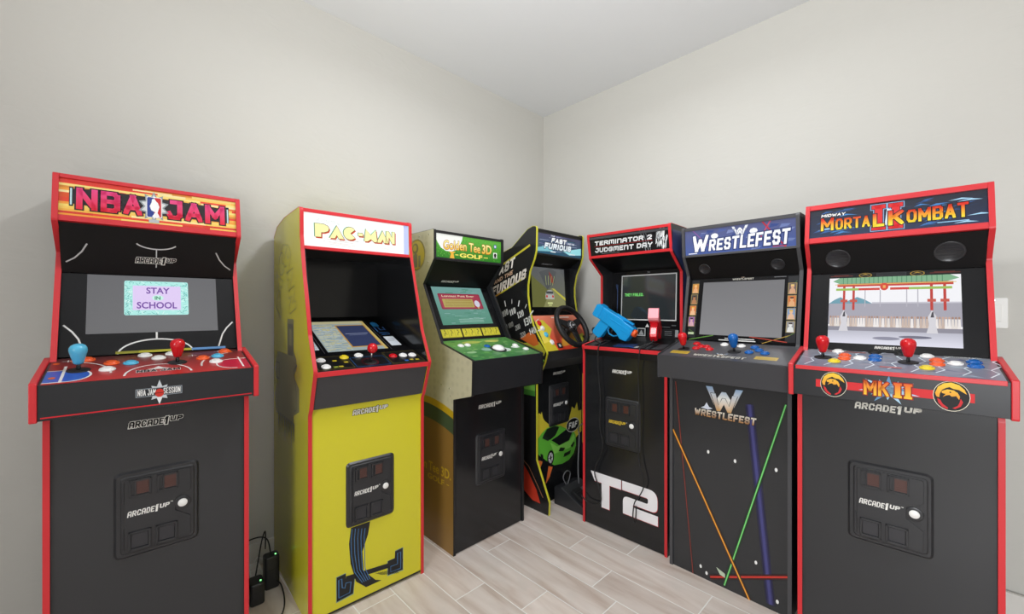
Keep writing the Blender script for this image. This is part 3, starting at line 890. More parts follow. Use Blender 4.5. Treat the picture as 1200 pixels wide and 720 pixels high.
    g = G(D); g.lathe([(.034 * math.cos(a * PI / 20), .001 + .022 * math.sin(a * PI / 20)) for a in range(0, 11)], .02, .11, 28)
    g.build('ball', 'white_p', tb)
    lp = slab(r, 'lower_panel', (.004, .004), (.004, .77), 'gloss')
    P = panel((.004, 0), (.004, .77))
    brand_part(lp, P, -.004, .678, .155, '#efede6', None, .02)
    coin_door(lp, P, 0, .415)
    # side artwork: emblem on the upper side, lettering low on the side
    g = G(SIDE_L)
    g.disc(-.33, 1.455, .085, .083, '#b39a32', .0006); g.disc(-.33, 1.455, .078, .076, '#d0bb4a', .0007)
    g.disc(-.34, 1.49, .03, .028, '#8c8250', .0009); g.disc(-.345, 1.492, .018, .017, '#d0bb4a', .001)
    g.poly([(-.36, 1.39), (-.36, 1.455), (-.335, 1.47), (-.32, 1.455), (-.32, 1.39)], '#8f8a70', .0009); g.poly([(-.31, 1.39), (-.31, 1.45), (-.29, 1.45), (-.29, 1.39)], '#8f8a70', .0009)
    g.build('side_emblem', 'print', ss[0])
    for u, z in ((-.3, 1.55), (-.21, 1.55), (-.22, 1.41), (-.1, .80), (-.03, .79), (-.02, .755)):
        g = G(SIDE_L); g.lathe([(.0042, 0), (.0042, .0012), (.001, .0016)], u, z, 10); g.build('screw', 'chrome', ss[0])
    g = G(SIDE_L)
    gold = '#c8a62c'
    g.text('Golden Tee 3D.', -.40, .352, -.02, .40, gold, .0008, .02)
    g.text('GOLF', -.22, .31, -.075, .338, gold, .0008, .03); g.line([(-.055, .324), (-.035, .324)], .005, gold, .0008)
    g.build('side_lettering', 'print', ss[0])
    return r

# ------------------------------------------------------------------ 4 racing cabinet
def racing_cabinet():
    r = cab('black racing cabinet with yellow edging, steering wheel and green car picture', (.309, 2.559, 45.3))
    front = [(-.09, 0), (-.094, .075), (.002, .29), (.002, .74), (-.06, .86), (-.078, .917), (-.02, 1.0), (.03, 1.075), (.056, 1.16), (.07, 1.25), (.07, 1.31), (.054, 1.39), (.02, 1.46), (.004, 1.51), (.001, 1.65)]
    back = [(.03, 1.653), (.07, 1.64), (.13, 1.597), (.2, 1.545), (.27, 1.525), (.40, 1.475), (.53, 1.42), (.53, 0)]
    ss = sides(r, front, back, 'yel_edge', 'gloss', .02)
    g = G(); g.box(-IN, IN, .516, .528, .02, 1.4); g.build('back_panel', 'inner', r)
    g = G(Fr((0, 0, 0), (0, 1, 0), (0, 0, 1)))
    g.prism([(.012, 1.634), (.06, 1.63), (.13, 1.585), (.2, 1.533), (.27, 1.513), (.516, 1.408), (.516, 1.395), (.27, 1.5), (.2, 1.52), (.12, 1.572), (.05, 1.618), (.012, 1.62)][::-1], -IN, IN)
    g.build('top_panel', 'inner', r)
    F, mq, v0, v1 = rails(r, (.012, 1.49), (.008, 1.642), 'blk_edge', .01, .008)
    g = G(F)
    g.rect(-IN, v0, IN, v1, vgrad(v0, '#2c5a72', v1, '#4a4466'), .0002)
    for i in range(26):
        y = random.uniform(v0 + .004, v1 - .008); x = random.uniform(-IN, .1)
        g.poly([(x, y), (x + random.uniform(.04, .12), y + .002), (x + .1, y + .005), (x, y + .004)], random.choice(['#6f6a94', '#35344e', '#8f9ab8', '#3a6f86', '#24303e']), .0003)
    g.poly([(.03, .04), (IN, .075), (IN, .03), (.1, .02)], '#9fe6ee', .0005); g.poly([(-IN, .04), (-.12, .06), (-.06, .03), (-IN, .02)], '#7fc0cc', .0005)
    g.build('marquee_art', 'lit', mq)
    g = G(F)
    w = vgrad(.03, '#dfeef6', .12, '#ffffff')
    btext(g, 'THE', -.09, .118, -.05, .127, '#e9eef6', .001, .2, .2)
    btext(g, 'FAST', -.085, .083, .07, .113, w, .001, .3, .25, '#2a2c44', .08)
    btext(g, 'AND THE', .08, .087, .15, .097, '#e9eef6', .001, .2, .2)
    btext(g, 'FURIOUS', -.15, .042, .12, .078, w, .001, .3, .25, '#2a2c44', .08)
    g.rect(-.09, .024, -.04, .03, '#e4eef2', .001); g.rect(.1, .024, .16, .03, '#e4eef2', .001)
    g.build('title_lettering', 'lit', mq)
    A, B = (.112, 1.44), (.02, 1.492)
    sp = slab(r, 'speaker_panel', A, B, 'under')
    brand_part(sp, panel(A, B), -.03, .02, .1, '#b8bcc0', None, .012)
    A, B = (.092, 1.125), (.112, 1.44)
    bz = slab(r, 'screen_bezel', A, B, 'bezel')
    Fb = panel(A, B)
    x0, x1, y0, y1 = -.165, .165, .055, .305
    g = G(Fb)
    g.rect(x0, y0, x1, y1, vgrad(y0, '#6f725c', y1, '#626468'), .0006)
    g.poly([(x0, y0), (x0, y0 + .2), (-.12, y0 + .17), (-.03, y0 + .12), (.05, y0 + .1), (x1, y0 + .02), (x1, y0)], '#6e7040', .0007)
    g.poly([(-.06, y0), (.02, y0 + .12), (.06, y0 + .12), (x1, y0 + .03), (x1, y0)], '#8f9060', .0008)
    g.poly([(.03, y0 + .12), (.045, y0 + .12), (x1, y0 + .06), (x1, y0 + .04)], '#c9c24a', .0009)
    g.poly([(-.09, y1 - .03), (-.02, y0 + .11), (.06, y1 - .09), (.08, y1 - .02), (.02, y1)], '#55585a', .0008)
    g.poly([(.005, y1 - .02), (.04, y1 - .05), (.05, y1 - .1), (.02, y1 - .09)], '#8f3a36', .001)
    g.disc(.005, y0 + .08, .042, .03, '#a9aaa6', .001); g.rect(-.038, y0 + .05, .048, y0 + .076, '#b9bab4', .0011); g.rect(-.03, y0 + .085, .04, y0 + .1, '#4a4d50', .0012)
    g.disc(-.025, y0 + .068, .009, .008, '#c8403a', .0013); g.disc(.035, y0 + .068, .009, .008, '#c8403a', .0013)
    g.rect(-.02, y0 + .02, .03, y0 + .03, '#d8e09a', .0013); g.rect(-.01, y0 + .008, .02, y0 + .015, '#c8cf8a', .0013)
    for k in range(4): g.line([(-.03 + k * .03, y1 - .05), (-.025 + k * .02, y1 - .11)], .004, '#a8b070', .0012)
    g.build('screen', material('racing_display', attr=True, rough=.14, spec=.5, emit=.8, base=.05), bz)
    # sloping control panel
    A, B = (-.07, .925), (.045, 1.128)
    cp = slab(r, 'control_panel', A, B, 'black')
    Fc = panel(A, B); L = (Vector(B) - Vector(A)).length
    g = G(Fc)
    g.rect(-IN, 0, IN, L, vgrad(.0, '#e0442c', .2, '#e58466'), .0005)
    g.poly([(-IN, .0), (-.12, .0), (-.15, .09), (-.1, .14), (-.15, L - .03), (-IN, L - .04)], '#d8c63a', .0007)
    g.poly([(-IN, .05), (-.17, .06), (-.175, .14), (-IN, .16)], '#f0dc5a', .0008)
    g.poly([(-.08, .02), (.05, .03), (.12, .0), (.16, .06), (.08, .14), (-.02, .1)], '#e8a43c', .0007); g.poly([(.02, .01), (.2, .02), (.19, .1), (.1, .08)], '#c9c83e', .0008)
    g.rect(-.06, L - .02, .12, L - .012, '#f0d8cc', .0009)
    g.build('panel_artwork', 'print', cp)
    for px, py, m in ((-.192, .182, 'red_p'), (-.182, .148, 'white_p'), (-.174, .106, 'cyan_p'), (-.15, .055, 'white_p')):
        button(cp, Fc, px, py, m, .017)
    g = G(Fc); g.prism(rrect(-.115, .012, -.075, .045, .004), .0005, .006)
    pb = g.build('start_button', 'plastic', cp, .001)
    g = G(Fc); g.rect(-.105, .02, -.087, .036, '#e9e9e4', .0063); g.build('button_mark', 'label', pb)
    # steering wheel on its column
    Fw = Fr(Fc.p(.006, .118, 0), Fc.U, Fc.V)
    g = G(Fw); g.lathe([(.045, .0), (.042, .012), (.03, .03), (.024, .06)], 0, 0, 28)
    col = g.build('steering_column', 'plastic', cp)
    n0 = .072
    g = G(Fw)
    g.tube([(.128 * math.cos(2 * PI * i / 48), .128 * math.sin(2 * PI * i / 48), n0) for i in range(48)], .0165, 12, closed=True)
    wh = g.build('steering_wheel', 'rubber', cp)
    g = G(Fw)
    for a in (95 - 180, 20, 160):
        ca, sa = math.cos(math.radians(a)), math.sin(math.radians(a))
        w0, w1 = .026, .017
        pts = [(.02 * ca - w0 * sa, .02 * sa + w0 * ca), (.02 * ca + w0 * sa, .02 * sa - w0 * ca), (.122 * ca + w1 * sa, .122 * sa - w1 * ca), (.122 * ca - w1 * sa, .122 * sa + w1 * ca)]
        g.prism(pts, n0 - .007, n0 + .003)
    g.build('spoke', 'rubber', wh, .002)
    g = G(Fw); g.lathe([(.042, .058), (.042, n0), (.036, n0 + .008), (.03, n0 + .009)], 0, 0, 32); hb = g.build('hub', 'rubber', wh)
    g = G(Fw); g.lathe([(.029, n0 + .006), (.029, n0 + .011), (.024, n0 + .012), (.001, n0 + .0118)], 0, 0, 28); g.build('hub_badge', 'chrome', hb)
    g = G(Fw); g.disc(0, 0, .021, .021, '#1c1c1e', n0 + .0126, 24); g.line([(-.012, -.006), (-.002, .01), (.003, -.004), (.013, .008)], .005, '#d8d8d8', n0 + .013); g.build('badge_mark', 'label', hb)
    # gear shifter at the right of the panel
    Fs = Fr(Fc.p(.195, .045, 0), Fc.U, Fc.V)
    g = G(Fs); g.prism(rrect(-.02, -.035, .02, .035, .005), 0, .008); sh = g.build('gear_shifter', 'plastic', cp, .001)
    g = G(Fs); g.tube([(0, 0, .006), (.004, .018, .045), (.008, .03, .075)], .006, 10); g.build('lever', 'chrome', sh)
    kp = Fs.p(.008, .032, .086)
    g = G(Fr(kp, (1, 0, 0), (0, 1, 0))); g.lathe([(max(.0008, .019 * math.sin(a * PI / 12)), -.019 * math.cos(a * PI / 12)) for a in range(13)], 0, 0, 20); g.build('knob', 'rubber', sh)
    # dark apron under the control panel
    g = G(Fr((0, 0, 0), (0, 1, 0), (0, 0, 1))); g.prism([(.02, .80), (.06, .80), (.06, .95), (-.066, .926), (-.05, .865)], -IN, IN); g.build('apron', 'charcoal', r, .001)
    lp = slab(r, 'lower_panel', (.012, .004), (.012, .82), 'gloss')
    P = panel((.012, 0), (.012, .82))
    brand_part(lp, P, -.01, .772, .12, '#efede6', None, .016)
    coin_door(lp, P, -.012, .578)
    g = G(P)
    g.poly([(-IN, .545), (-.2, .555), (-.185, .545), (-.178, .56), (-.165, .52), (-.15, .5), (-.11, .47), (.09, .47), (.11, .51), (.12, .54), (.15, .52), (.175, .56), (.19, .5), (IN, .5), (IN, .36), (.1, .3), (-.1, .33), (-IN, .36)], '#cfc03a', .0005)
    # green street car seen from its front corner
    gr, gl, gk = '#63b83e', '#8ad65c', '#2f5f26'
    g.poly([(-.215, .36), (-.215, .405), (-.18, .43), (-.13, .452), (-.06, .456), (0, .44), (.06, .41), (.13, .385), (.16, .35), (.165, .28), (.14, .235), (.09, .205), (.02, .198), (-.06, .21), (-.11, .24), (-.18, .29), (-.215, .32)], gr, .0008)
    g.poly([(-.165, .415), (-.13, .447), (-.06, .45), (-.01, .435), (-.05, .39), (-.1, .375)], '#1b241e', .001)
    g.poly([(-.16, .42), (-.172, .4), (-.12, .372), (-.105, .378)], '#26332a', .0011)
    g.poly([(-.09, .37), (-.03, .38), (.06, .405), (.13, .38), (.09, .33), (-.01, .32)], '#15191a', .001)
    g.poly([(-.1, .36), (-.03, .318), (.09, .325), (.14, .36), (.155, .33), (.1, .28), (-.06, .28)], gl, .0009)
    g.poly([(-.02, .285), (.03, .275), (.05, .29), (.0, .305)], '#1c2a1e', .0012); g.poly([(.105, .29), (.14, .31), (.15, .3), (.125, .275)], '#1c2a1e', .0012)
    g.poly([(.03, .235), (.1, .24), (.11, .262), (.04, .258)], '#1a201a', .0012)
    g.disc(-.095, .265, .032, .045, '#161616', .0012); g.disc(-.095, .265, .021, .031, '#c9ccce', .0013); g.disc(-.095, .265, .008, .012, '#2a2a2a', .0014)
    for a in range(0, 360, 60): g.line([(-.095, .265), (-.095 + .02 * math.cos(math.radians(a)), .265 + .03 * math.sin(math.radians(a)))], .004, '#3a3a3c', .00135)
    g.poly([(-.19, .315), (-.165, .30), (-.165, .27), (-.185, .285)], '#161616', .0011)
    g.poly([(-.21, .28), (-.17, .262), (-.195, .22), (-.215, .22)], '#e8813c', .0009); g.poly([(-.115, .22), (-.075, .205), (-.105, .15), (-.14, .12)], '#e8743a', .0009)
    g.disc(.13, .42, .07, .045, '#d9d9d2', .0015); g.disc(.13, .42, .066, .041, '#121214', .0016)
    btext(g, 'F&F', .082, .4, .18, .44, '#f0f0ea', .002, .24, .2)
    g.build('car_artwork', 'print', lp)
    # side artwork: title, stripes, speedometer, flames
    g = G(SIDE_L)
    g.line([(-.40, 1.395), (-.05, 1.545)], .013, '#b9b033', .0006); g.line([(-.50, 1.185), (-.085, 1.36)], .011, '#c08a2c', .0006); g.line([(-.3, 1.268), (-.085, 1.36)], .011, '#b9b033', .0007)
    sk = lambda X, Y, tx, ty: (X, Y + (X + .36) * .36)
    wh_ = vgrad(1.2, '#e9d9c8', 1.5, '#f4efe8')
    btext(g, 'FAST', -.36, 1.362, -.17, 1.42, wh_, .001, .3, .2, warp=sk)
    btext(g, 'AND THE', -.36, 1.322, -.19, 1.347, '#cfa98c', .001, .24, .2, warp=sk)
    btext(g, 'FURIOUS', -.385, 1.252, -.075, 1.31, wh_, .001, .3, .2, warp=sk)
    g.build('side_lettering', 'print', ss[0])
    g = G(SIDE_L)
    cx, cy = -.2, .965
    for i, a in enumerate(range(20, 171, 14)):
        g = G(SIDE_L)
        c, s_ = math.cos(math.radians(a)), math.sin(math.radians(a))
        r0 = .235 if i % 2 else .225
        g.line([(cx + r0 * c, cy + r0 * s_), (cx + .262 * c, cy + .262 * s_)], .004 if i % 2 else .008, '#e6e6e0', .0009)
        g.build('dial_tick', 'print', ss[0])
    def turn(an):
        ca, sa = math.cos(math.radians(an)), math.sin(math.radians(an))
        def w(X, Y, tx, ty):
            return X, Y
        return w
    def dial(st, a, rad, h, col='#e6e6e0'):
        c, s_ = math.cos(math.radians(a)), math.sin(math.radians(a))
        X0, Y0 = cx + rad * c, cy + rad * s_
        ro = math.radians(22)
        def w(X, Y, tx, ty):
            dx, dy = X, Y
            return X0 + dx * math.cos(ro) - dy * math.sin(ro), Y0 + dx * math.sin(ro) + dy * math.cos(ro)
        wd = h * (.58 * len(st) - .2)
        g = G(SIDE_L)
        btext(g, st, -wd / 2, -h / 2, wd / 2, h / 2, col, .001, .26, .1, warp=w)
        g.build('dial_number', 'print', ss[0])
    for st, a, h in (('90', 128, .036), ('100', 108, .037), ('110', 88, .037), ('120', 67, .037), ('130', 45, .044), ('140', 24, .037)):
        dial(st, a, .187, h)
    for st, a in (('160', 125), ('180', 95), ('200', 62), ('220', 28)): dial(st, a, .105, .03, '#b9b9b0')
    g = G(SIDE_L)
    g.poly([(-.02, .95), (.02, .965), (-.01, 1.02), (-.06, 1.03), (-.13, .99)], '#c8642c', .0008)
    g.poly([(-.36, .9), (.055, .9), (.07, .925), (.02, .98), (-.1, .965), (-.2, .985), (-.3, .965)], '#b6b23a', .0007)
    g.poly([(-.3, .66), (-.01, .66), (-.01, .735), (.04, .83), (.06, .88), (-.3, .88)], '#6fae46', .0007); g.poly([(-.3, .66), (-.01, .66), (-.01, .69), (-.3, .7)], '#3f7a30', .0008)
    g.build('side_artwork', 'print', ss[0])
    g = G(SIDE_L)
    g.poly([(-.22, .1), (-.12, .1), (-.03, .05), (.03, .05), (-.0, .12), (-.06, .2), (-.1, .24), (-.13, .2), (-.18, .24)], '#c23a26', .0008)
    g.line([(-.16, .3), (-.06, .24), (.0, .16), (.05, .09)], .006, '#8a5a3a', .001)
    g.build('flame_print', 'print', ss[0])
    return r

# ------------------------------------------------------------------ 5 shooting cabinet
def shooting_cabinet():
    r = cab('red edged black shooting cabinet with big white letter and digit on its front', (.561, 2.105, -44.6))
    front = [(0, 0), (0, .94), (-.014, .972), (.165, 1.0), (.178, 1.03), (.178, 1.36), (.06, 1.447), (.036, 1.582)]
    ss = sides(r, front, [(.22, 1.582), (.50, 1.56), (.50, 0)], 'red', 'black', .01)
    cabinet_box(r, None, .50, 1.565, .036, 'charcoal')
    F, mq, v0, v1 = rails(r, (.062, 1.45), (.038, 1.58), 'red', .014, .014)
    g = G(Fr((W2, 0, 0), (0, 1, 0), (0, 0, 1)))
    g.poly([(.05, 1.46), (.07, 1.452), (.186, 1.37), (.186, 1.03), (.19, .3), (.48, .3), (.48, 1.5), (.2, 1.555), (.06, 1.555)], '#33406f', .0005); g.poly([(.19, .5), (.3, .8), (.25, 1.3), (.4, 1.45), (.47, 1.1), (.47, .5)], '#56689c', .0007)
    g.build('side_artwork', 'print', ss[1])
    g = G(F); g.rect(-IN, v0, IN, v1, '#191a1c', .0002)
    for k, (xx, w) in enumerate(((.085, .003), (.1, .0025), (.112, .002))):
        g.poly([(xx - .012, v1), (xx - .012 + w, v1), (xx + .012 + w, v0), (xx + .012, v0)], '#8d9296', .0004)
    # plain pale shards of light at the right end
    for i in range(60):
        a = random.uniform(0, 2 * PI); q = math.sqrt(random.random())
        px, py = .184 + .03 * q * math.cos(a), .066 + .045 * q * math.sin(a)
        L = random.uniform(.006, .018); w_ = random.uniform(.002, .005)
        g.poly([(px - w_, max(v0, py - L)), (px + w_ * .4, max(v0, py - L * .6)), (px + w_ * 1.4, min(v1, py + L)), (px, min(v1, py + L * .7))], random.choice(['#e6e8e8', '#cfd3d4', '#f2f2f2', '#9fa4a6']), .0004 + i * .000003)
    g.build('marquee_art', 'litlow', mq)
    g = G(F)
    w = vgrad(.03, '#d9dbdc', .1, '#fafafa')
    btext(g, 'TERmInaTOR 2', -.198, .068, .138, .092, w, .001, .26, .15, gap=.16)
    g.rect(-.2, .062, .138, .065, '#8a2a2c', .001)
    btext(g, 'JUDGmEnT DaY', -.2, .03, .138, .055, w, .001, .26, .15, gap=.16)
    g.line([(-.16, .022), (-.05, .022)], .002, '#77797b', .001)
    g.build('title_lettering', 'litlow', mq)
    A, B = (.29, 1.385), (.07, 1.447)
    slab(r, 'speaker_panel', A, B, 'under')
    A, B = (.275, 1.012), (.29, 1.385)
    bz = slab(r, 'screen_bezel', A, B, 'bezel')
    Fb = panel(A, B)
    g = G(Fb)
    x0, x1, y0, y1 = -.165, .163, .093, .352
    for q in ((x0, y0, x1, y0 + .006), (x0, y1 - .006, x1, y1), (x0, y0, x0 + .006, y1), (x1 - .006, y0, x1, y1)): g.rect(*q, '#e3e4e4', .0007)
    for sx in (-1, 1):
        for k in range(3): g.line([(sx * .19, .1 + k * .03), (sx * .19, .26 + k * .02), (sx * .2, .3)], .004, ['#3a4f7a', '#2a3a5c', '#4a5f8a'][k], .0006 + k * .0001)
        g.rect(sx * .1 - .03, .058, sx * .1 + .03, .061, '#66686a', .0006); g.rect(sx * .15 - .012, .066, sx * .15 + .012, .072, '#55575a', .0006)
    g.poly([(-.012, .056), (.012, .056), (0, .075)], '#d8d8d6', .0007)
    g.rect(-.06, .005, -.01, .05, '#b9bcbc', .0006); g.rect(-.055, .01, -.015, .045, '#2b2d2f', .0007); g.poly([(-.05, .012), (-.035, .04), (-.02, .012)], '#a9acac', .0008)
    g.rect(.0, .0, .17, .05, '#191a1c', .0006); g.rect(.095, .008, .15, .045, '#0e0e10', .0007)
    for k in range(3): g.line([(.1, .016 + k * .01), (.14, .016 + k * .01)], .002, '#8b8d8f', .0008)
    g.rect(.158, .008, .175, .045, '#9a9c9c', .0007); g.rect(-.12, .33, -.02, .332, '#303234', .0005); g.text('T2', -.006, .361, .01, .368, '#8b8d8f', .0007, .02)
    g.build('bezel_artwork', 'label', bz)
    g = G(Fb); g.rect(x0 + .006, y0 + .006, x1 - .006, y1 - .006, vgrad(y0, '#2b3134', y1, '#33383a'), .0006)
    btext(g, 'THEY FaILED.', -.142, .23, -.025, .247, '#7ee87a', .001, .2)
    g.build('screen', material('dark_display', attr=True, rough=.08, spec=.6, emit=.8, base=.1), bz)
    # deck
    g = G(Fr((0, 0, 0), (0, 1, 0), (0, 0, 1)))
    g.prism([(.002, .92), (.275, .92), (.275, 1.012), (.15, .998), (-.012, .968)], -IN, IN)
    d = g.build('control_deck', 'inner', r, .0008)
    g = G(); g.box(-IN, IN, -.0155, -.011, .952, .9705); g.build('deck_edge', 'red', d, .001)
    D = panel((-.012, .9685), (.15, .9985))
    g = G(D); g.rect(-.06, .05, .05, .1, '#24355c', .0006); g.line([(-.06, .03), (.02, .045), (.07, .03)], .008, '#2f62b0', .0008)
    g.disc(.065, .045, .012, .018, '#9a9c9e', .0009); g.rect(.09, .03, .2, .13, '#3c3f42', .0006); g.build('deck_artwork', 'label', d)
    for bx in (-.147, .125):
        g = G(D)
        for o in (-.016, .016): g.box(bx + o - .005, bx + o + .005, .02, .12, .0, .006)
        g.box(bx - .021, bx + .021, .11, .125, 0, .008)
        g.build('gun_holder', 'plastic', d, .001)
    lp = slab(r, 'lower_panel', (.004, .004), (.004, .95), 'gloss')
    P = panel((.004, 0), (.004, .95))
    brand_part(lp, P, -.002, .846, .112, '#efede6', None, .018)
    coin_door(lp, P, 0, .582, gold=True)
    g = G(P)
    def big(o, c, n):
        g.poly([(-.19 + o, .292 - o), (-.006 + o, .292 - o), (-.006 + o, .243 - o), (-.074 + o, .243 - o), (-.074 + o, .115 - o), (-.122 + o, .115 - o), (-.122 + o, .243 - o), (-.165 + o, .243 - o)], c, n)
        g.poly(fillet([(.0 + o, .292 - o), (.188 + o, .292 - o), (.188 + o, .187 - o), (.06 + o, .187 - o), (.06 + o, .175 - o), (.19 + o, .175 - o), (.19 + o, .127 - o), (.004 + o, .127 - o), (.004 + o, .218 - o), (.14 + o, .218 - o), (.14 + o, .245 - o), (.0 + o, .245 - o)], [0, .045, .03, .01, .01, 0, 0, 0, .03, .01, .01, 0], 5), c, n)
    big(.0025, '#b02a38', .0006); big(0, '#eceaec', .0009)
    g.build('front_lettering', 'print', lp)
    return r

# ------------------------------------------------------------------ 6 wrestling cabinet
def w_mark(g, cx, y0, w, h, n, top='#9dbbdc', mid='#fbfaf4', low='#cf9f5c', line='#2c2c30'):
    def col(x, y):
        t = (y - y0) / h
        return mix(lin(low), lin(mid), t * 2) if t < .5 else mix(lin(mid), lin(top), t * 2 - 1)
    def strokes(k, dy, nn, c):
        pts = [(-.5, 1), (-.30, 1), (-.19, .36), (-.06, .78), (.06, .78), (.19, .36), (.30, 1), (.5, 1), (.27, 0), (.13, 0), (0, .42), (-.13, 0), (-.27, 0)]
        P = [(cx + x * w * k, y0 + dy + y * h * (.78 if k == 1 else .74)) for x, y in pts]
        g.poly(P, c, nn); g.line(P + [P[0]], .0025, line, nn + .0001)
    strokes(1, h * .24, n, col); strokes(.72, 0, n + .0004, col)

def wrestling_cabinet():
    r = cab('charcoal wrestling cabinet with blank grey screen and coloured laser beams on its front', (.889, 1.723, -46.8))
    front = [(0, 0), (0, .86), (.02, .95), (.105, .985), (.124, 1.03), (.182, 1.33), (.13, 1.418), (.121, 1.556)]
    sides(r, front, [(.5, 1.556), (.5, 0)], 'grey_edge', 'black')
    cabinet_box(r, None, .5, 1.556, .122)
    F, mq, v0, v1 = rails(r, (.132, 1.416), (.123, 1.555), 'grey_edge', .01, .016)
    g = G(F); g.rect(-IN, v0, IN, v1, vgrad(v0, '#4a5e9c', v1, '#5a5f86'), .0002)
    for i in range(22):
        x = random.uniform(-IN, IN - .04); y = random.uniform(v0, v1 - .02)
        g.poly([(x, y), (x + .03, y + .004), (x + .04, y + .012), (x + .008, y + .016)], random.choice(['#6f7fb0', '#3f4f88', '#7a86b4', '#52609a']), .0003)
    g.poly([(.1, v1), (.108, v1), (.19, v0), (.182, v0)], '#b03a4a', .0005); g.poly([(.13, v1), (.136, v1), (.1, .06), (.094, .06)], '#c0506a', .0005)
    g.poly([(-.19, v1), (-.185, v1), (-.1, v0 + .02), (-.105, v0 + .02)], '#8a5a9a', .0005)
    g.rect(-.21, v0 + .004, -.17, v0 + .008, '#e9eef6', .0006); g.rect(.14, v0 + .004, .19, v0 + .008, '#b04a58', .0006)
    g.build('marquee_art', 'lit', mq)
    g = G(F)
    w_mark(g, .016, .075, .07, .044, .0008, '#e4e6ea', '#fafafa', '#b4b8c4', '#4f5a88')
    wv = vgrad(.02, '#ffffff', .09, '#f0f4fc')
    btext(g, 'W', -.195, .022, -.115, .098, wv, .0014, .3, .1, '#2c3a6c', .05)
    btext(g, 'RESTLEFEST', -.118, .022, .205, .073, wv, .0014, .38, .12, '#2c3a6c', .07, .12, warp=lambda X, Y, tx, ty: (X, Y + .012 * tx * ty))
    g.disc(-.09, .088, .016, .012, '#f0f2f6', .0012, 9); g.disc(.07, .09, .016, .013, '#e9ecf4', .0012, 8)
    g.build('title_lettering', 'lit', mq)
    A, B = (.196, 1.316), (.14, 1.414)
    sp = slab(r, 'speaker_panel', A, B, 'under')
    for sx in (-.15, .15):
        speaker(sp, panel(A, B), sx, .05, .026)
    A, B = (.134, 1.026), (.196, 1.316)
    bz = slab(r, 'screen_bezel', A, B, 'bezel', inset=.003)
    Fb = panel(A, B); Fb = Fr(Fb.p(0, 0, -.003), Fb.U, Fb.V)
    g = G(Fb)
    for sx in (-1, 1):
        g.rect(sx * .2 - .018, .01, sx * .2 + .018, .29, '#1d1e22', .0005)
        for k in range(5): g.line([(sx * .184, .03 + k * .05), (sx * .214, .05 + k * .055)], .002, ['#5a7a3a', '#7a6a3a', '#4a6a8a', '#6a4a3a', '#3a6a4a'][k], .0006)
        bgs = ['#c07a34', '#4a4440', '#c86a3a', '#8a5a9a'] if sx < 0 else ['#6a5a54', '#c8703a', '#7a94b8', '#8e8e8e']
        for k in range(4):
            yy = .225 - k * .054 + (.0 if sx < 0 else -.012)
            xx = sx * .199 - .002 * k * (1 if sx < 0 else 0)
            g.rect(xx - .0155, yy, xx + .0155, yy + .048, '#a8935a', .0008); g.rect(xx - .0135, yy + .002, xx + .0135, yy + .046, bgs[k], .0009)
            sk = ['#d6a274', '#a8744e', '#e0b48c', '#c9a0a8'][k] if sx < 0 else ['#c99a78', '#d6a274', '#d8b090', '#d9d9d6'][k]
            g.disc(xx, yy + .032, .0062, .008, sk, .0011, 12); g.poly([(xx - .012, yy + .002), (xx + .012, yy + .002), (xx + .009, yy + .02), (xx + .003, yy + .025), (xx - .003, yy + .025), (xx - .009, yy + .02)], sk, .001)
            g.rect(xx - .006, yy + .035, xx + .006, yy + .041, ['#e2c070', '#2a2422', '#d8b040', '#3a2a2a'][k], .0012)
    w_mark(g, .008, .292, .026, .014, .0008)
    btext(g, 'WRESTLEFEST', -.035, .283, .052, .291, '#b9b6ac', .0008, .26); g.rect(.13, .288, .175, .291, '#6c6d70', .0007)
    g.rect(-.05, .012, .07, .016, '#cfcfcc', .0007); g.rect(-.075, .004, .075, .008, '#d9d9d6', .0007)
    g.line([(-.21, .0), (-.1, .025)], .004, '#5a8a3a', .0006); g.line([(.05, .026), (.19, .01)], .004, '#a83a2c', .0006); g.line([(.1, .0), (.2, .04)], .003, '#a8863a', .0006)
    g.rect(-.216, .025, -.19, .036, '#b8c8a0', .0008)
    g.build('bezel_artwork', 'label', bz)
    g = G(Fb); g.rect(-.163, .027, .17, .277, vgrad(.03, '#8a8a8d', .27, '#78787b'), .0006)  # room's grey reflection on the blank screen, painted in and made to glow
    g.build('screen', material('reflection_grey_display', attr=True, rough=.2, spec=.45, emit=.85, base=.1), bz)
    d = deck(r, 'control_deck', -.09, .966, 1.022, .145, .87, W2 + .012, 'charcoal', 'grey_edge', .002)
    D = dt(-.09, .9665, .145, 1.0225)
    g = G(D)
    g.rect(-.24, .004, .24, .238, '#4c4c50', .0004)
    g.rect(-.214, .04, -.135, .075, '#c8a83c', .0007); g.rect(.122, .045, .2, .08, '#c8a83c', .0007)
    for a in (-.214, .122):
        for k in range(2): g.rect(a + .008, .052 + k * .01, a + .07, .055 + k * .01, '#8a7428', .0009)
    btext(g, 'WRESTLEFEST', -.11, .03, .095, .054, '#d9d6cc', .0009, .3, .12, '#222226', .08); w_mark(g, -.005, .05, .05, .03, .001)
    g.build('deck_artwork', 'print', d)
    joystick(d, D, -.176, .1, 'red_p', 'bat', 1.12, 'red joystick'); joystick(d, D, .03, .115, 'blue_p', 'bat', 1.12, 'blue joystick')
    for px, py, m in ((-.152, .185, 'red_p'), (-.13, .122, 'red_p'), (-.12, .152, 'red_p'), (-.095, .15, 'red_p'), (-.071, .12, 'red_p'), (-.036, .195, 'white_p'), (.034, .19, 'white_p'), (.087, .184, 'blue_p'), (.113, .15, 'blue_p'), (.085, .117, 'blue_p'), (.142, .118, 'blue_p')):
        button(d, D, px, py, m, .0165)
    lp = slab(r, 'lower_panel', (.006, .0), (.006, .88), 'panel')
    P = panel((.006, 0), (.006, .88))
    g = G(P)
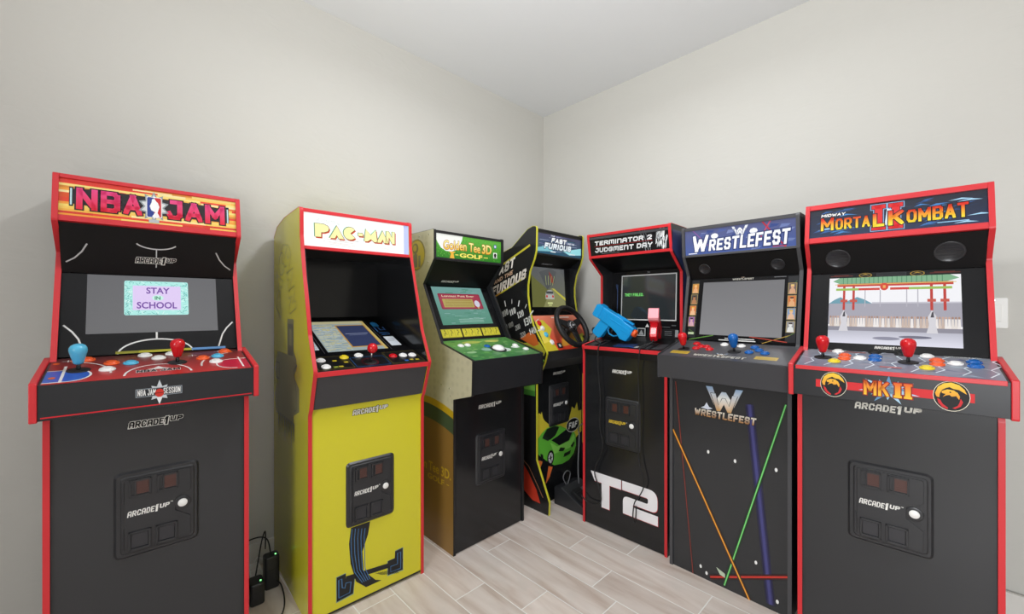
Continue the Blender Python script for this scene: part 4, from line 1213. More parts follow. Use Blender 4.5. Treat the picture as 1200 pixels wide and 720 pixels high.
    def beam(a, b, w, c0, c1, n):
        for k, (ww, t) in enumerate(((w * 3.2, .12), (w * 2, .3), (w, 1.0))):
            g.line([a, b], ww, mix(lin('#1b1b1d'), lin(c1 if k == 2 else c0), t), n + k * .0001)
    beam((.092, .787), (.167, .02), .010, '#4a4a9a', '#46467e', .0004)
    beam((-.213, .84), (-.134, .0), .0022, '#7a2a26', '#9a443a', .0008)
    beam((-.06, .02), (IN, .155), .006, '#8a221c', '#d03a2e', .0012)
    beam((.218, .808), (-.003, .012), .0045, '#2f7a34', '#7ad678', .0016)
    beam((-IN, .62), (.092, .0), .005, '#a85a1c', '#f2a83c', .002)
    for x, y in ((-.068, .556), (.039, .545), (.186, .551), (.116, .162), (-.1, .049), (.19, .044), (-.075, .03)):
        g.disc(x, y, .005, .008, '#f0f0ee', .0026, 12)
    g.poly([(-.035, .075), (.0, .062), (.0, .045), (-.02, .05)], '#b9c8b0', .0026)
    g.build('laser_artwork', 'print', lp)
    g = G(P)
    w_mark(g, -.005, .738, .15, .1, .0012)
    btext(g, 'WRESTLEFEST', -.128, .706, .118, .736, vgrad(.706, '#b07a3c', .736, '#f0ece0'), .0016, .34, .1, '#101012', .06)
    g.poly([(-.1, .742), (-.085, .75), (-.075, .768), (-.065, .75), (-.05, .745), (-.07, .738)], '#dfe6f4', .0018)
    g.build('front_emblem', 'print', lp)
    return r

# ------------------------------------------------------------------ 7 fighting cabinet
def dragon(g, cx, cy, rx, ry, n):
    """round dragon badge: ring, arched neck, open jaws and curled tail"""
    g.disc(cx, cy, rx, ry, '#e9e2cc', n); g.disc(cx, cy, rx * .965, ry * .965, '#141416', n + .0001)
    T = lambda P: [(cx + x * rx, cy + y * ry) for x, y in P]
    gold = vgrad(cy - ry * .6, '#e07a22', cy + ry * .8, '#eec63e')
    g.poly(T([(-.88, .12), (-.72, .56), (-.4, .82), (.0, .92), (.42, .78), (.7, .5), (.82, .2), (.66, .3), (.4, .46), (.1, .5), (-.1, .6), (-.28, .52), (-.5, .38), (-.62, .1), (-.64, -.14), (-.8, -.1)]), gold, n + .0003)
    g.poly(T([(-.52, .3), (-.2, .44), (.16, .4), (.3, .22), (.22, .02), (.02, -.02), (-.1, .08), (-.3, .02), (-.46, -.1), (-.3, .12), (-.5, .16)]), gold, n + .0004)
    g.poly(T([(.18, .36), (.34, .26), (.46, .02), (.42, -.2), (.3, -.02), (.2, .12)]), gold, n + .0003)
    g.poly(T([(-.76, -.2), (-.6, -.3), (-.46, -.56), (-.16, -.8), (-.22, -.88), (-.5, -.76), (-.7, -.5)]), '#c8262c', n + .0003)
    g.poly(T([(.5, -.1), (.62, -.34), (.5, -.62), (.2, -.82), (.06, -.78), (.34, -.6), (.44, -.36)]), '#c8262c', n + .0003)
    g.disc(cx - .05 * rx, cy + .26 * ry, .05 * rx, .05 * ry, '#141416', n + .0006, 10)

def fighting_cabinet():
    r = cab('red edged black fighting cabinet with bright screen and two round dragon badges', (1.185, 1.297, -43.1))
    front = tall(-.01, .005, .219)
    sides(r, front, [(.5, 1.567), (.5, 0)], 'red', 'black')
    cabinet_box(r, None, .5, 1.567, .18)
    F, mq, v0, v1 = rails(r, (.152, 1.42), (.182, 1.567), 'red', .02, .019)
    g = G(F); g.rect(-IN, v0, IN, v1, vgrad(v0, '#22304e', v1, '#1c1f2c'), .0002)
    for i in range(46):
        x = random.choice([random.uniform(-IN, -.1), random.uniform(.05, IN - .06)]); y = random.uniform(v0 + .002, v1 - .016)
        L = random.uniform(.03, .06)
        g.poly([(x, y), (x + L * .5, y + .004), (x + L, y + random.uniform(.0, .012)), (x + L * .4, y + .009)], random.choice(['#2f5f9e', '#24406e', '#3f7fc0', '#1c2c4a', '#27487c']), .0003 + i * .000004)
    for x, y in ((.16, .1), (.14, .106), (.18, .05), (.15, .028), (-.2, .05)):
        g.poly([(x, y), (x + .03, y + .006), (x + .055, y), (x + .03, y + .001)], '#a9d6f2', .0006)
    g.build('marquee_art', 'lit', mq)
    g = G(F)
    btext(g, 'MIDWAY', -.19, .1, -.118, .111, '#f2f0ee', .001, .24, .15)
    for o, c, n in ((.004, '#8fb0d8', .0007), (.002, '#2c2430', .0008), (0, '#d8262a', .0009)):
        for a in (-.046, -.002):
            for q in ((a - o, .108 - o, a + .036 + o, .122 + o), (a - o, .03 - o, a + .036 + o, .044 + o), (a + .008 - o, .03, a + .028 + o, .122)): g.rect(*q, c, n)
    g.poly([(-.012, .046), (.0, .046), (.006, .1), (-.006, .105)], '#d6e6f4', .00105)
    fire = lambda x, y: mix(lin('#ecd93a'), lin('#f0b428'), min(1, max(0, (y - .046) / .016))) if y < .062 else mix(lin('#f0b428'), lin('#d8281e'), min(1, (y - .062) / .026))
    rise = lambda X, Y, tx, ty: (X, Y + .002 * (2 * tx - 1))
    btext(g, 'M', -.19, .046, -.152, .095, fire, .0016, .2, 0, '#1c0f0e', .05)
    btext(g, 'ORTA', -.147, .046, -.05, .088, fire, .0016, .22, 0, '#1c0f0e', .05); btext(g, 'L', -.043, .042, -.013, .09, fire, .0016, .22, 0, '#1c0f0e', .05)
    btext(g, 'K', -.003, .042, .037, .095, fire, .0016, .22, 0, '#1c0f0e', .05)
    btext(g, 'OMBAT', .043, .046, .184, .09, fire, .0016, .22, 0, '#1c0f0e', .05, warp=lambda X, Y, tx, ty: (X, Y + .006 * tx * ty))
    g.rect(.115, .034, .185, .037, '#8fc0e4', .001)
    g.build('title_lettering', 'lit', mq)
    A, B = (.222, 1.307), (.162, 1.416)
    sp = slab(r, 'speaker_panel', A, B, 'under')
    for sx in (-.142, .144): speaker(sp, panel(A, B), sx, .06, .037)
    A, B = (.138, 1.026), (.222, 1.307)
    bz = slab(r, 'screen_bezel', A, B, 'bezel', inset=.003)
    Fb = panel(A, B); Fb = Fr(Fb.p(0, 0, -.003), Fb.U, Fb.V)
    g = G(Fb)
    for sx in (-.065, .07):
        g.disc(sx, .282, .018, .009, '#a8862c', .0006); g.disc(sx, .282, .0155, .0075, '#141416', .0007); g.poly([(sx - .012, .281), (sx, .288), (sx + .012, .281), (sx, .284)], '#a8862c', .0008)
    g.rect(-.035, .276, .043, .289, '#2c2e31', .0006); g.rect(-.033, .278, .041, .287, '#1b1c1f', .0007)
    for a, b in ((-.165, -.1), (.1, .17)):
        g.rect(a, .28, b, .283, '#5a2420', .0006); g.rect(a + .01, .2835, b - .012, .2855, '#6a2a22', .0006)
    g.build('bezel_artwork', 'label', bz)
    brand_part(bz, Fb, -.002, .015, .072, '#efede6', None, .009)
    g = G(Fb)
    x0, x1, y0, y1 = -.168, .171, .026, .274
    W = x1 - x0; H = y1 - y0
    X = lambda t: x0 + W * t
    Y = lambda t: y0 + H * t
    g.rect(x0, y0, x1, y1, '#f4f4f8', .0006)
    g.poly([(X(0), Y(.60)), (X(.05), Y(.66)), (X(.1), Y(.7)), (X(.16), Y(.64)), (X(.24), Y(.70)), (X(.3), Y(.66)), (X(.36), Y(.6)), (X(.36), Y(.5)), (X(0), Y(.5))], '#6f9fb0', .0007)
    g.rect(X(0), Y(.28), X(1), Y(.60), '#a8a6b2', .0008); g.rect(X(.36), Y(.5), X(1), Y(.62), '#c9c8d2', .00075)
    g.rect(X(0), Y(0), X(1), Y(.2), vgrad(Y(0), '#e0e0ee', Y(.2), '#b9b9c6'), .0008)
    g.rect(X(0), Y(.19), X(1), Y(.25), '#8f8d99', .0009)
    for i in range(46):           # crowd of pale robed onlookers behind the wall
        t = .02 + .96 * i / 45
        g.poly([(X(t - .011), Y(.25)), (X(t + .011), Y(.25)), (X(t + .007), Y(.38)), (X(t - .007), Y(.38))], random.choice(['#e4dcd6', '#d6c4b8', '#efe9e6', '#c8b4a8']), .001 + i * .000002)
        g.disc(X(t), Y(.395), .0028, .0045, random.choice(['#b8988a', '#a88878', '#c9a898']), .0012, 8)
    # red and green gate roof
    g.poly([(X(.03), Y(.95)), (X(.09), Y(1)), (X(.93), Y(1)), (X(.99), Y(.95)), (X(.9), Y(.9)), (X(.1), Y(.9))], '#7fb08a', .0009)
    for k in range(22): g.line([(X(.12 + k * .036), Y(.9)), (X(.12 + k * .036), Y(1))], .002, '#4f8a66', .001)
    g.rect(X(.07), Y(.86), X(.95), Y(.905), '#c8483c', .0011); g.rect(X(.05), Y(.89), X(.97), Y(.9), '#e0c06a', .0012)
    g.rect(X(.06), Y(.80), X(.25), Y(.835), '#9fc05a', .0013); g.rect(X(.25), Y(.80), X(.42), Y(.835), '#d0483c', .0013); g.rect(X(.50), Y(.80), X(.64), Y(.835), '#d0483c', .0013); g.rect(X(.64), Y(.80), X(.94), Y(.835), '#9fc05a', .0013)
    g.disc(X(.455), Y(.85), .011, .014, '#d84a34', .0014); g.rect(X(.445), Y(.83), X(.465), Y(.87), '#f0b060', .0015)
    for t in (.12, .2, .79, .88):
        g.rect(X(t), Y(.5), X(t + .02), Y(.87), '#c04038', .0011); g.rect(X(t - .02), Y(.62), X(t + .04), Y(.66), '#c85a4c', .0012)
    for t in (.3, .42, .62, .7): g.rect(X(t), Y(.55), X(t + .008), Y(.8), '#b8b6c0', .001)
    # grey statues on plinths and soft ground shadows
    for t in (.13, .8):
        g.poly([(X(t - .04), Y(.18)), (X(t + .04), Y(.18)), (X(t + .025), Y(.3)), (X(t + .03), Y(.42)), (X(t), Y(.5)), (X(t - .03), Y(.4)), (X(t - .02), Y(.3))], '#d6d4da', .0016)
        g.poly([(X(t - .01), Y(.4)), (X(t + .015), Y(.4)), (X(t + .01), Y(.48)), (X(t), Y(.47))], '#4a4850', .0017)
    g.disc(X(.47), Y(.09), .035, .006, '#8a8a9c', .0012); g.disc(X(.68), Y(.12), .04, .005, '#6e6e80', .0012)
    g.build('screen', material('bright_display', attr=True, rough=.2, spec=.3, emit=.92, base=.05), bz)
    d = deck(r, 'control_deck', -.08, .982, 1.024, .155, .886, W2 + .0145)
    D = dt(-.08, .9825, .155, 1.0245)
    x = W2 - .006
    g = G(D)
    g.rect(-x, .004, x, .236, vgrad(0, '#7b7f92', .236, '#8f9098'), .0004)
    for i in range(44):
        a = random.uniform(-x, x - .06); b = random.uniform(.01, .2)
        g.poly([(a, b), (a + .03, b + .012), (a + .06, b + .006), (a + .035, b + .024)], random.choice(['#676b80', '#a9b4c4', '#5a5f78', '#8a9aa8', '#9c93a0', '#6f7f98']), .0005 + i * .000003)
    for i in range(9):
        a = -.21 + i * .052
        pts = [(a, .02 + random.uniform(0, .02)), (a + .02, .07), (a + .008, .1), (a + .035, .15), (a + .02, .19), (a + .045, .23)]
        g.line(pts, .004, '#cfe2f0', .0008); g.line(pts, .0015, '#ffffff', .0009)
        g.line([pts[2], (pts[2][0] - .03, pts[2][1] + .02), (pts[2][0] - .05, pts[2][1] + .01)], .002, '#d6e6f2', .0009)
    g.rect(-.17, .205, -.06, .215, '#9a4a44', .001); brand(g, .168, .222, .08, .001, '#e9ece9', None, h=.01)
    g.rect(-.02, .05, .03, .062, '#b8504a', .001)
    g.build('deck_artwork', 'print', d)
    g = G(); g.box(-x, x, -.0835, -.0785, .972, .985); g.build('deck_edge', 'red', d, .001)
    joystick(d, D, -.17, .12, 'red_p', 'bat', 1.12); joystick(d, D, .045, .125, 'red_p', 'bat', 1.12)
    for px, py, m in ((-.135, .077, 'yel_p'), (-.113, .158, 'org_p'), (-.112, .118, 'org_p'), (-.135, .205, 'white_p'), (-.072, .135, 'white_p'), (-.034, .168, 'blue_p'), (-.034, .128, 'blue_p'),
                      (-.037, .218, 'rubber'), (.03, .215, 'rubber'), (.09, .208, 'white_p'), (.085, .074, 'yel_p'), (.11, .164, 'org_p'), (.109, .122, 'org_p'), (.148, .142, 'white_p'), (.188, .17, 'blue_p'), (.187, .126, 'blue_p')):
        button(d, D, px, py, m, .0175)
    Fd = panel((-.0802, .886), (-.0802, .982)); g = G(Fd)
    g.rect(-.176, .032, .174, .057, '#cf2a2e', .0006)
    for i in range(14):
        a = 2 * PI * i / 14 + .2
        rr = .07 if i % 2 else .05
        q = (rr * math.cos(a), .045 + rr * .62 * math.sin(a))
        q = (q[0], min(.09, max(.003, q[1])))
        g.poly([(.012 * math.cos(a + 1.57), .045 + .01 * math.sin(a + 1.57)), q, (.012 * math.cos(a - 1.57), .045 + .01 * math.sin(a - 1.57))], '#a9cce4' if i % 3 else '#5f8fb8', .0008)
    dragon(g, -.13, .045, .034, .04, .001); dragon(g, .13, .045, .036, .042, .001)
    btext(g, 'MK', -.056, .024, .002, .068, vgrad(.024, '#f2c032', .068, '#e05a24'), .002, .26, 0, '#8a1c16', .06)
    fc = vgrad(.024, '#f2c032', .068, '#e05a24')
    for a in (.012, .034):
        for e, cc, nn in ((.0025, lin('#8a1c16'), .0018), (0, fc, .002)):
            g.rect(a + .003 - e, .024 - e, a + .015 + e, .068 + e, cc, nn); g.rect(a - e, .024 - e, a + .018 + e, .031 + e, cc, nn + .0001); g.rect(a - e, .061 - e, a + .018 + e, .068 + e, cc, nn + .0001)
    g.build('badge', 'label', d)
    lp = slab(r, 'lower_panel', (.006, .0), (.006, .9), 'panel')
    P = panel((.006, 0), (.006, .9))
    brand_part(lp, P, -.004, .858, .158, '#e9e7de', None, .022)
    coin_door(lp, P, 0, .548)
    return r

CAB_A = basketball_cabinet()
CAB_B = maze_cabinet()
CAB_C = golf_cabinet()
CAB_D = racing_cabinet()
CAB_E = shooting_cabinet()
CAB_F = wrestling_cabinet()
CAB_G = fighting_cabinet()

# ------------------------------------------------------------------ toy guns on the shooting cabinet
def frame_of(c):
    a = math.radians(c[2])
    return Vector((c[0], c[1], 0)), Vector((math.cos(a), math.sin(a), 0)), Vector((-math.sin(a), math.cos(a), 0))
O5, U5, B5 = frame_of((.561, 2.105, -44.6))
def P5(x, s, z): return O5 + U5 * x + B5 * s + Vector((0, 0, z))

def toy_gun(label, base, axis, body_mat, cap_mat, tip_mat, k_=1.2):
    """gun lying with its barrel along axis, grip below"""
    t = thing('light_gun', label, 'toy gun', base); t.scale = (k_, k_, k_)
    ax = Vector(axis).normalized()
    side = ax.cross(Vector((0, 0, 1))).normalized()
    up = side.cross(ax).normalized()
    fr = Fr((0, 0, 0), ax, up)                    # n = side
    w = .021
    body = fillet([(-.115, .018), (-.115, .066), (-.108, .075), (.02, .075), (.03, .07), (.085, .067), (.085, .024), (.08, -.002), (.05, -.008), (.025, .006), (-.01, .014)], .006, 3)
    g = G(fr); g.prism(body, -w, w); b = g.build('gun_body', body_mat, t, .005, seg=3)
    g = G(fr)
    for k in range(4): g.box(-.09 + k * .012, -.085 + k * .012, .028, .06, -w - .0012, w + .0012)
    g.box(.035, .08, .03, .052, -w - .0015, w + .0015); g.box(-.03, .03, .046, .05, -w - .001, w + .001); g.box(-.02, .07, .073, .081, -.006, .006)
    g.build('grooves', body_mat, b, .001)
    g = G(fr); g.prism(fillet([(-.121, .022), (-.121, .07), (-.112, .078), (-.085, .078), (-.085, .018), (-.112, .016)], .004, 3), -w - .003, w + .003); g.build('rear_cap', cap_mat, b, .003)
    g = G(fr); g.prism(fillet([(-.075, .022), (-.022, .022), (-.034, -.052), (-.044, -.063), (-.08, -.057), (-.085, -.045)], .006, 3), -.0165, .0165); g.build('grip', body_mat, t, .005, seg=3)
    g = G(fr)
    g.tube([(-.026, .012, 0), (-.025, -.008, 0), (-.012, -.02, 0), (.012, -.018, 0), (.03, -.002, 0), (.034, .008, 0)], .0038, 8)
    tg = g.build('trigger_guard', body_mat, t)
    g = G(fr); g.prism([(-.01, .016), (-.002, .016), (.0, -.006), (-.006, -.012), (-.01, -.003)], -.004, .004); g.build('trigger', 'rubber', tg)
    f2 = Fr(fr.p(.084, .046, 0), side, up)
    f2 = Fr(fr.p(.084, .046, 0), up, side)         # N = up x side = along -/+ axis
    sgn = 1 if f2.N.dot(ax) > 0 else -1
    g = G(f2); g.lathe([(.017, 0), (.017, .01 * sgn), (.014, .016 * sgn), (.008, .016 * sgn), (.008, .004 * sgn)], 0, 0, 20); g.build('muzzle_tip', tip_mat, b)
    return t, fr

ga = P5(-.092, .07, 1.049)
ax = (U5 * .868 + B5 * .04 + Vector((0, 0, -.5))).normalized()
gunA, frA = toy_gun('blue toy light gun with orange tip pointing right, beside the steering wheel', ga, ax, 'gunblue', 'gunblue', 'org_p')
ax2 = (U5 * -.28 + B5 * .8 + Vector((0, 0, -.42))).normalized()
sd2 = ax2.cross(Vector((0, 0, 1))).normalized()
gb = P5(.152, .035, 1.15) + ax2 * .121 * 1.05 - sd2.cross(ax2) * .047 * 1.05
gunB, frB = toy_gun('red toy light gun with pink rear cap, pointing away towards the screen', gb, ax2, 'gunred', 'gunpink', 'org_p', 1.05)

def spline(pts, n=8):
    P = [Vector(p) for p in pts]
    P = [P[0] * 2 - P[1]] + P + [P[-1] * 2 - P[-2]]
    out = []
    for i in range(1, len(P) - 2):
        for j in range(n):
            t = j / n
            out.append(.5 * ((2 * P[i]) + (P[i + 1] - P[i - 1]) * t + (2 * P[i - 1] - 5 * P[i] + 4 * P[i + 1] - P[i + 2]) * t * t + (3 * P[i] - P[i - 1] - 3 * P[i + 1] + P[i + 2]) * t ** 3))
    out.append(P[-2])
    return out

def cord(parent, pts, r=.003, mat='cable', name='cord'):
    o = parent.location; k_ = parent.scale.x
    g = G(); g.tube([tuple((p - o) / k_) for p in spline(pts)], r / k_, 8)
    return g.build(name, mat, parent)

# cords of the two guns hang over the deck's edge and loop in front of the lower panel
ea = ga + frA.p(-.062, -.057, 0) * 1.2
cord(gunA, [ea, ea + Vector((0, 0, -.03)) - B5 * .02, P5(-.125, -.005, .985), P5(-.125, -.026, .955), P5(-.128, -.02, .85), P5(-.115, -.02, .7), P5(-.118, -.02, .55), P5(-.1, -.02, .44), P5(-.15, -.02, .31), P5(-.125, -.02, .23), P5(-.11, -.02, .17), P5(-.13, -.02, .135), P5(-.2, -.02, .13), P5(-.235, -.022, .15)], .0032)
eb = gb + frB.p(-.062, -.057, 0) * 1.05
cord(gunB, [eb, eb + Vector((0, 0, -.02)) - B5 * .02, P5(.11, -.008, .985), P5(.11, -.026, .95), P5(.1, -.02, .86), P5(.105, -.02, .7), P5(.1, -.02, .5), P5(.11, -.02, .41), P5(.13, -.02, .32), P5(.11, -.02, .26), P5(.08, -.02, .21), P5(.072, -.02, .13), P5(.085, -.02, .12), P5(.09, -.02, .2)], .0028)

# ------------------------------------------------------------------ pedal unit in front of the racing cabinet
O4, U4, B4 = frame_of((.309, 2.559, 45.3))
pd = thing('foot_pedal', 'black floor pedal unit with grey label, standing in front of the racing cabinet', 'game pedal', O4 + U4 * 0 - B4 * .13, 45.3)
g = G(Fr((0, 0, 0), (0, 1, 0), (0, 0, 1)))
g.prism([(-.11, 0), (.11, 0), (.11, .1), (.06, .11), (-.11, .035)], -.1, .1)
pb = g.build('pedal_base', 'plastic', pd, .003)
Ft = panel((-.11, .035), (.06, .11))
g = G(Ft); g.box(-.075, -.005, .03, .12, .0, .006); g.prism(rrect(-.078, .04, -.002, .13, .008), .006, .022); a = g.build('pedal', 'rubber', pd, .002)
g = G(Ft)
for k in range(6): g.box(-.072, -.008, .05 + k * .012, .055 + k * .012, .022, .0245)
g.build('tread', 'rubber', a, .0006)
g = G(Ft); g.box(.012, .082, .05, .13, 0, .003)
lb = g.build('pedal_label', 'gcable', pd)
def W4(x, s, z): return O4 + U4 * x + B4 * s + Vector((0, 0, z))
def pcord(pts, r, mat):
    inv = (Matrix.Translation(pd.location) @ Matrix.Rotation(math.radians(45.3), 4, 'Z')).inverted()
    g = G(); g.tube([tuple(inv @ p) for p in spline(pts)], r, 8)
    return g.build('cord', mat, pd)
pcord([W4(.04, -.1, .1), W4(.06, -.08, .2), W4(.1, -.06, .36), W4(.11, -.05, .42), P5(-.268, .08, .55), P5(-.262, .06, .72), P5(-.256, .045, .86)], .004, 'gcable')
pcord([W4(-.03, -.06, .1), W4(-.05, -.05, .15), W4(-.02, -.05, .18), W4(.02, -.05, .16), W4(-.01, -.06, .12), W4(-.04, -.07, .1)], .003, 'gcable')

# ------------------------------------------------------------------ power strip and adapters in the gap behind
def rot(x, y, a):
    return thing
ps = thing('power_strip', 'white power strip on the floor behind the adapters, left of the yellow cabinet', 'power strip', (-1.1177, 1.793, 0), 132)
g = G(); g.prism(rrect(-.062, -.025, .062, .025, .008), 0, .036); s_ = g.build('strip_body', 'white_p', ps, .004)
for k in range(2):
    g = G(); g.prism(rrect(-.05 + k * .056, -.017, -.008 + k * .056, .017, .004), .036, .038); so = g.build('socket', 'switch', s_)
g = G(); g.tube([tuple(p) for p in spline([(.058, 0, .018), (.066, -.004, .024), (.067, -.02, .05), (.067, -.045, .03)])], .0035, 8); g.build('cord', 'white_p', ps)

def adapter(label, loc, rz, size, cordpts, tilt=0, led=True):
    t = thing('power_adapter', label, 'power adapter', loc, rz)
    a, b, h = size
    g = G(); g.prism(rrect(-a, -b, a, b, .014), 0, h); bd = g.build('adapter_body', 'plastic', t, .006, seg=3)
    g = G(); g.prism(rrect(-a * .5, -b - .002, a * .5, -b + .004, .002), h * .35, h * .6); g.build('label_plate', 'plastic2', bd)
    if led:
        g = G(); g.lathe([(.003, h), (.003, h + .002), (.001, h + .003)], a * .5, -b * .4, 10); g.build('indicator_light', 'led', bd)
    for pts in cordpts:
        g = G(); g.tube([tuple(p) for p in spline(pts)], .0028, 8); g.build('cord', 'cable', t)
    return t
adapter('tall black power adapter with green light beside the yellow cabinet', (-1.018, 1.742, 0), 42, (.028, .026, .135), [[(0, .0, .13), (-.01, .03, .19), (-.05, .05, .2), (-.09, .07, .17), (-.1, .08, .06)], [(.015, -.026, .03), (.026, -.05, .02), (.022, -.12, .006), (.0, -.2, .006), (-.04, -.26, .005)]])
adapter('squat black power adapter lying nearest the red edged cabinet', (-1.026, 1.652, 0), 42, (.026, .036, .085), [[(0, .03, .06), (.02, .07, .12), (.04, .1, .19), (.06, .14, .2), (.07, .19, .1)]])

# ------------------------------------------------------------------ light switch on the right wall
COR = Vector((.25, 3.27, 0)); LD_ = Vector((-.717, -.697, 0)).normalized(); RD_ = Vector((.697, -.717, 0)).normalized()
H_CEIL = 2.685
sw = thing('light_switch', 'white double rocker light switch plate on the wall behind the rightmost cabinet', 'light switch', COR + RD_ * 2.305 + Vector((0, 0, 1.098)), math.degrees(math.atan2(RD_.y, RD_.x)))
Fsw = Fr((0, 0, 0), (1, 0, 0), (0, 0, 1))
g = G(Fsw); g.prism(rrect(-.058, 0, .058, .118, .006), 0, .006); pl = g.build('switch_plate', 'switch', sw, .002)
for cx in (-.024, .024):
    g = G(Fsw); g.box(cx - .0165, cx + .0165, .026, .092, .006, .0095); g.build('rocker', 'switch', pl, .0015)
    g = G(Fsw); g.lathe([(.003, .006), (.003, .0072), (.001, .0074)], cx, .108, 10); g.lathe([(.003, .006), (.003, .0072), (.001, .0074)], cx, .01, 10); g.build('screw', 'chrome', pl)

# ------------------------------------------------------------------ the room
def structure(o):
    o['kind'] = 'structure'; return o

def wall_material(name, col, horizontal=False):
    m = bpy.data.materials.new(name); m.use_nodes = True
    nt = m.node_tree; b = nt.nodes['Principled BSDF']
    b.inputs['Base Color'].default_value = (*lin(col), 1); b.inputs['Roughness'].default_value = .6
    b.inputs['Specular IOR Level'].default_value = .25
    tc = nt.nodes.new('ShaderNodeTexCoord'); mp = nt.nodes.new('ShaderNodeMapping')
    mp.inputs['Scale'].default_value = (7, 7, 16)
    n1 = nt.nodes.new('ShaderNodeTexNoise'); n1.inputs['Scale'].default_value = 1.6; n1.inputs['Detail'].default_value = 5; n1.inputs['Distortion'].default_value = .8
    nt.links.new(tc.outputs['Object'], mp.inputs['Vector']); nt.links.new(mp.outputs['Vector'], n1.inputs['Vector'])
    bp = nt.nodes.new('ShaderNodeBump'); bp.inputs['Strength'].default_value = .22; bp.inputs['Distance'].default_value = .006
    nt.links.new(n1.outputs['Fac'], bp.inputs['Height']); nt.links.new(bp.outputs['Normal'], b.inputs['Normal'])
    return m
WM = wall_material('cream_wall_paint', '#cdcbc4')
CM = material('white_ceiling_paint', '#e4e5e6', .8, .2)
BM = material('white_baseboard_paint', '#dfdcd6', .4, .4)
SZ = 5.6
def wallbox(name, p0, p1, out, mat=WM, z0=0, z1=H_CEIL, th=.1):
    p0 = Vector(p0); p1 = Vector(p1); out = Vector(out).normalized()
    g = G()
    P = [p0, p1, p1 + out * th, p0 + out * th]
    g.prism([(p.x, p.y) for p in P], z0, z1)
    o = g.build(name, mat); return structure(o)
cL = COR + LD_ * SZ; cR = COR + RD_ * SZ; cN = COR + LD_ * SZ + RD_ * SZ
wallbox('wall_left', COR, cL, -RD_); wallbox('wall_right', COR, cR, -LD_)
wallbox('wall_near_left', cL, cN, LD_); wallbox('wall_near_right', cR, cN, RD_)
def hpoly(name, z0, z1, mat):
    g = G(); g.prism([(p.x, p.y) for p in (COR, cL, cN, cR)], z0, z1); return structure(g.build(name, mat))
hpoly('ceiling', H_CEIL, H_CEIL + .08, CM)
wallbox('baseboard_left', COR, cL, RD_, BM, 0, .1, .014); wallbox('baseboard_right', COR + LD_ * .014, cR + LD_ * .014, LD_, BM, 0, .1, .014)

def floor_material():
    m = bpy.data.materials.new('wood_look_tile'); m.use_nodes = True
    nt = m.node_tree; b = nt.nodes['Principled BSDF']; b.inputs['Roughness'].default_value = .38; b.inputs['Specular IOR Level'].default_value = .35
    a = nt.nodes.new('ShaderNodeAttribute'); a.attribute_name = 'Col'       # r: tone, g,b: offsets; grout has r = 0
    sx = nt.nodes.new('ShaderNodeSeparateColor'); nt.links.new(a.outputs['Color'], sx.inputs[0])
    tc = nt.nodes.new('ShaderNodeTexCoord'); mp = nt.nodes.new('ShaderNodeMapping')
    ang = math.atan2(RD_.y, RD_.x)
    mp.vector_type = 'POINT'; mp.inputs['Rotation'].default_value = (0, 0, -ang)
    nt.links.new(tc.outputs['Object'], mp.inputs['Vector'])
    cb = nt.nodes.new('ShaderNodeCombineXYZ')
    m1 = nt.nodes.new('ShaderNodeMath'); m1.operation = 'MULTIPLY'; m1.inputs[1].default_value = 37
    nt.links.new(sx.outputs[1], m1.inputs[0]); nt.links.new(m1.outputs[0], cb.inputs[2])
    ad = nt.nodes.new('ShaderNodeVectorMath'); ad.operation = 'ADD'
    nt.links.new(mp.outputs['Vector'], ad.inputs[0]); nt.links.new(cb.outputs[0], ad.inputs[1])
    sc = nt.nodes.new('ShaderNodeVectorMath'); sc.operation = 'MULTIPLY'; sc.inputs[1].default_value = (2.2, 16, 1)
    nt.links.new(ad.outputs[0], sc.inputs[0])
    n = nt.nodes.new('ShaderNodeTexNoise'); n.inputs['Scale'].default_value = 1; n.inputs['Detail'].default_value = 6; n.inputs['Distortion'].default_value = .6
    nt.links.new(sc.outputs[0], n.inputs['Vector'])
    r = nt.nodes.new('ShaderNodeValToRGB'); e = r.color_ramp.elements
    e[0].position = .3; e[0].color = (*lin('#c6b3a6'), 1); e[1].position = .7; e[1].color = (*lin('#ebe1d9'), 1)
    x = e.new(.5); x.color = (*lin('#ddd0c6'), 1)
    nt.links.new(n.outputs['Fac'], r.inputs[0])
    n2 = nt.nodes.new('ShaderNodeTexNoise'); n2.inputs['Scale'].default_value = 9; n2.inputs['Detail'].default_value = 4
    nt.links.new(ad.outputs[0], n2.inputs['Vector'])
    g2 = nt.nodes.new('ShaderNodeMix'); g2.data_type = 'RGBA'; g2.blend_type = 'MIX'
    r2 = nt.nodes.new('ShaderNodeMapRange'); r2.inputs[1].default_value = .5; r2.inputs[2].default_value = .7; r2.inputs[3].default_value = 0; r2.inputs[4].default_value = .55
    nt.links.new(n2.outputs['Fac'], r2.inputs[0]); nt.links.new(r2.outputs[0], g2.inputs[0])
    nt.links.new(r.outputs[0], g2.inputs[6]); g2.inputs[7].default_value = (*lin('#d6cdc4'), 1)
    br = nt.nodes.new('ShaderNodeMix'); br.data_type = 'RGBA'; br.blend_type = 'MULTIPLY'; br.inputs[0].default_value = 1
    cc = nt.nodes.new('ShaderNodeCombineColor')
    for i in range(3): nt.links.new(sx.outputs[2], cc.inputs[i])
    nt.links.new(g2.outputs[2], br.inputs[6]); nt.links.new(cc.outputs[0], br.inputs[7])
    fin = nt.nodes.new('ShaderNodeMix'); fin.data_type = 'RGBA'
    nt.links.new(sx.outputs[0], fin.inputs[0]); fin.inputs[6].default_value = (*lin('#f6f4ef'), 1)
    nt.links.new(br.outputs[2], fin.inputs[7]); nt.links.new(fin.outputs[2], b.inputs['Base Color'])
    return m
g = G()
g.prism([(p.x, p.y) for p in (COR, cL, cN, cR)], -.08, -.0006, (0, 0, 1))
